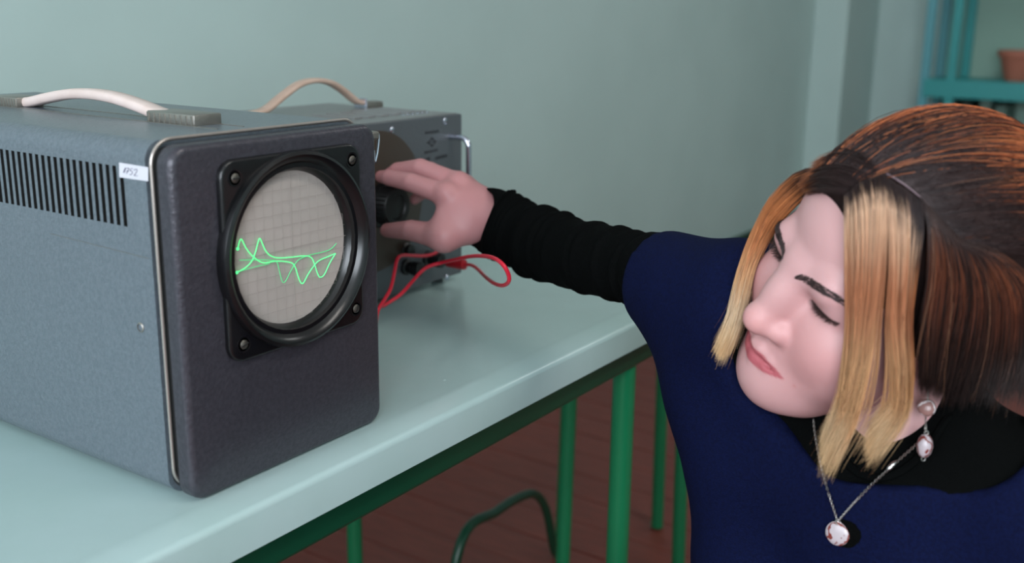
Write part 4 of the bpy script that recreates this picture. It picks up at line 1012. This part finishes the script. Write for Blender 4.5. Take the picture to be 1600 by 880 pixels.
# roots swept from the parting across the brow into the far lock
G5 = guides([[(1320, 303), (1303, 300), (1284, 297), (1262, 300)], [(1332, 293), (1310, 287), (1284, 284), (1256, 294)], [(1346, 283), (1318, 272), (1286, 272), (1252, 288)], [(1362, 272), (1330, 257), (1296, 257), (1262, 272)], [(1374, 267), (1348, 242), (1318, 236), (1282, 250)]], MSEG, .0015, .03)
C_, us, cl, r5 = weave(G5, 1300, 4.0, .003, 31, 9, 3)
ny = tt[None, :] + r5.normal(0, .06, (len(C_), 1))
emit_(C_, ramp(ny, [(0, (40, 28, 28)), (.75, (48, 33, 31)), (.92, (96, 58, 42)), (1, (150, 90, 56))]) * r5.normal(1, .15, (cl.max() + 1, 1))[cl][:, :, None], .00022)
# loose fly-away hairs
fl_ = []
for i in range(120):
    b_ = STR[int(r4.integers(0, 4))]; q_ = b_[r4.integers(0, len(b_))].copy(); v_ = r4.normal(0, 1, 3); v_ *= .012 / np.linalg.norm(v_); q_ += v_[None] * (tt[:, None] ** 1.5); fl_.append(q_)
emit_(np.array(fl_), np.broadcast_to(L3((150, 105, 80)), (120, MSEG, 3)), .00014)
# tail gathered behind the tie (out of the picture to the right)
tb = hw(TIE * HRAD * 1.02 + HC); r = np.random.default_rng(21); tl = []
for i in range(500):
    o_ = r.normal(0, .009, 3); sp = r.normal(0, .014, 3); tl.append([tb + o_ + HR @ np.array((0, .07 * math.sin(min(t * 2.2, 1.57)), .01 * t)) + np.array((0, 0, -.16 * t ** 1.7)) + sp * t for t in tt])
emit_(np.array(tl), np.broadcast_to(ramp(np.linspace(0, 1, 500), [(0, (70, 44, 36)), (1, (180, 100, 56))])[:, None, :], (500, MSEG, 3)), .0004)
SA = np.concatenate(STR); CA = np.clip(np.concatenate(COLR), 0, 1); RA = np.concatenate(RADS)
V_, Q_ = hair_mesh(SA, RA); tint_h = np.repeat(CA.reshape(-1, 3), 3, axis=0)
M['hair'] = attr_mat('dyed_hair', .42, .3)
hs = add_np('hair_strands', V_, Q_, M['hair'], hair, tint_h); hs['kind'] = 'stuff'
part_l = [at(x, y, hitD(x, y, .0012, .76)) for x, y in ((1319, 305), (1332, 292), (1345, 283), (1360, 274), (1375, 268), (1390, 274), (1405, 283), (1422, 295), (1440, 310), (1456, 326), (1470, 346))]
shade(mk('parting', *tube(spline(part_l, 40), np.interp(np.linspace(0, 1, 40), [0, .4, .7, 1], [.0004, .0008, .0006, .0002]), 6), mat('scalp', (118, 98, 104), .7), hair))
mk('hair_tie', *tube([tb + HR @ np.array((.014 * math.cos(a), .004, .014 * math.sin(a))) for a in np.linspace(0, 6.283, 25)[:-1]], .004, 8, closed=True), M['black_soft'], hair)

# ------------------------------------------------------------------ jewellery
def swirl_mat(name, base, vein, scale):
    m = mat(name, base, .3, coat=.15); nt = m.node_tree; b = nt.nodes['Principled BSDF']; tc = nt.nodes.new('ShaderNodeTexCoord')
    w = nt.nodes.new('ShaderNodeTexWave'); w.inputs['Scale'].default_value = scale; w.inputs['Distortion'].default_value = 9; w.inputs['Detail'].default_value = 2; w.inputs['Detail Scale'].default_value = 1.6
    r_ = nt.nodes.new('ShaderNodeValToRGB'); r_.color_ramp.elements[0].position = .62; r_.color_ramp.elements[0].color = lin(base); r_.color_ramp.elements[1].position = .80; r_.color_ramp.elements[1].color = lin(vein)
    nt.links.new(tc.outputs['Object'], w.inputs[0]); nt.links.new(w.outputs['Fac'], r_.inputs[0]); nt.links.new(r_.outputs[0], b.inputs['Base Color']); return m
M['bead'] = swirl_mat('white_red_glass', (180, 168, 172), (120, 50, 42), 75)
M['silver'] = mat('silver_chain', (190, 186, 182), .28, metal=1)
cbvh = BVHTree.FromPolygons([tuple(v) for v in uV] + [tuple(v) for v in tV] + [tuple(v) for v in hV], [tuple(int(i) for i in f) for f in uQ] + [tuple(int(i) + len(uV) for i in f) for f in tQ] + [tuple(int(i) + len(uV) + len(tV) for i in f) for f in hQ])
def clothD(x, y, off, dflt):
    d = ray(x, y); r_ = cbvh.ray_cast(Vector(CAM.tolist()), Vector(d.tolist())); return dep(np.array(r_[0])) - off if r_[0] is not None else dflt
def links(P, step, R_, r_):
    P = np.asarray(P); L_ = np.concatenate([[0], np.cumsum(np.linalg.norm(np.diff(P, axis=0), axis=1))]); n = int(L_[-1] / step); parts_ = []
    for i in range(n):
        s_ = (i + .5) * step; p = np.array([np.interp(s_, L_, P[:, c]) for c in range(3)]); q_ = np.array([np.interp(min(s_ + 1e-4, L_[-1]), L_, P[:, c]) for c in range(3)]); t = q_ - p; t /= np.linalg.norm(t) + 1e-12
        A_, B_ = frame_of(t); side = (A_ + B_) / 1.414 if i % 2 else (A_ - B_) / 1.414
        parts_.append(tube([p + t * R_ * 1.15 * math.cos(a) + side * R_ * .75 * math.sin(a) for a in np.linspace(0, 6.283, 9)[:-1]], r_, 4, closed=True))
    return cat(*parts_)
nl = [(1271, 655), (1273, 676), (1280, 715), (1292, 762), (1308, 812)]; nr = [(1312, 810), (1340, 780), (1368, 752), (1390, 732), (1412, 712), (1435, 692), (1450, 678)]
pendD = clothD(1310, 832, .0025, .82)
def chain_pts(q_): return [at(x, y, min(clothD(x, y, .0028, .82), clothD(x, y + 6, .0028, .82))) for x, y in q_]
cb2 = BVHTree.FromPolygons([tuple(v) for v in uV] + [tuple(v) for v in tV], [tuple(int(i) for i in f) for f in uQ] + [tuple(int(i) + len(uV) for i in f) for f in tQ])
def cl2(x, y):
    d = ray(x, y); r_ = cb2.ray_cast(Vector(CAM.tolist()), Vector(d.tolist())); return dep(np.array(r_[0])) - .0028
PL = [at(x, y, cl2(x, y)) for x, y in nl]; PR = chain_pts(nr)
tp = at(1309, 815, pendD); PL[-1] = tp; PR[0] = tp
NL = thing('necklace', 'silver chain necklace with white and red glass pendant on navy tunic', 'necklace', tuple(at(1310, 850, pendD)))
mk('chain', *links(spline(PL, 60), .0019, .0011, .00032), M['silver'], NL); mk('chain', *links(spline(PR, 60), .0019, .0011, .00032), M['silver'], NL)
hp_ = cbvh.ray_cast(Vector(CAM.tolist()), Vector(ray(1310, 833).tolist())); pn = np.array(hp_[1]); pn *= np.sign(pn @ (CAM - np.array(hp_[0]))); pc = np.array(hp_[0]) + pn * .0012; vd = CAM - pc; vd /= np.linalg.norm(vd); pn = pn * .6 + vd * .4; pn /= np.linalg.norm(pn)
shade(mk('pendant', *lathe([(0, -.0015), (.005, -.0014), (.0085, -.0008), (.0095, .0004), (.0085, .0015), (.005, .0024), (0, .0027)], pc, pn, 32), M['bead'], NL), 80)
mk('jump_ring', *tube([tp + RC @ np.array([.0018 * math.cos(a), .0018 * math.sin(a) - .0004, 0]) for a in np.linspace(0, 6.283, 13)[:-1]], .0004, 5, closed=True), M['silver'], NL)
cp_ = [at(x, y, clothD(x, y, .004, .82)) for x, y in ((1386, 736), (1393, 728), (1401, 721))]
shade(mk('clasp', *tube(spline(cp_, 10), [.0008, .0016, .002, .0022, .0022, .002, .0022, .0018, .0014, .0008], 10), M['silver'], NL))
eD = hitD(1447, 622, .004, .79) if hitD(1447, 622, .004, None) else .785
eD = min(eD, .79)
ER = thing('earring', 'dangling earring of two white and red glass beads below the hair', 'earring', tuple(at(1445, 716, eD)))
e1 = at(1448, 637, eD); e2 = at(1445, 697, eD); vdir = CAM - e1; vdir /= np.linalg.norm(vdir)
M['bead2'] = swirl_mat('clear_red_glass', (150, 112, 106), (226, 214, 214), 70)
shade(mk('stud_bead', *lathe([(0, -.0035), (.004, -.003), (.0062, -.001), (.0066, .0006), (.0055, .0022), (.003, .0032), (0, .0036)], e1, vdir, 28), M['bead2'], ER), 80)
mk('drop_chain', *links(spline([e1 - np.array([0, 0, .006]), (e1 + e2) / 2 - np.array([0, 0, .001]), e2 + np.array([0, 0, .009])], 12), .0019, .0010, .0003), M['silver'], ER)
shade(mk('drop_bead', *lathe([(.0006, -.0092), (.003, -.0082), (.0050, -.005), (.0059, 0), (.0050, .005), (.003, .0082), (.0006, .0092)], e2, (0.05, 0, 1), 28), M['bead'], ER), 80)
for dz in (.0105, -.0105): mk('end_loop', *tube([e2 + np.array([0, 0, dz]) + RC @ np.array([.0015 * math.cos(a), .0015 * math.sin(a), 0]) for a in np.linspace(0, 6.283, 11)[:-1]], .0004, 5, closed=True), M['silver'], ER)
mk('ear_wire', *tube(spline([e1 + np.array([0, 0, .0055]), e1 + np.array([.002, .001, .012]), e1 + np.array([.006, .004, .016])], 10), .0004, 5), M['silver'], ER)
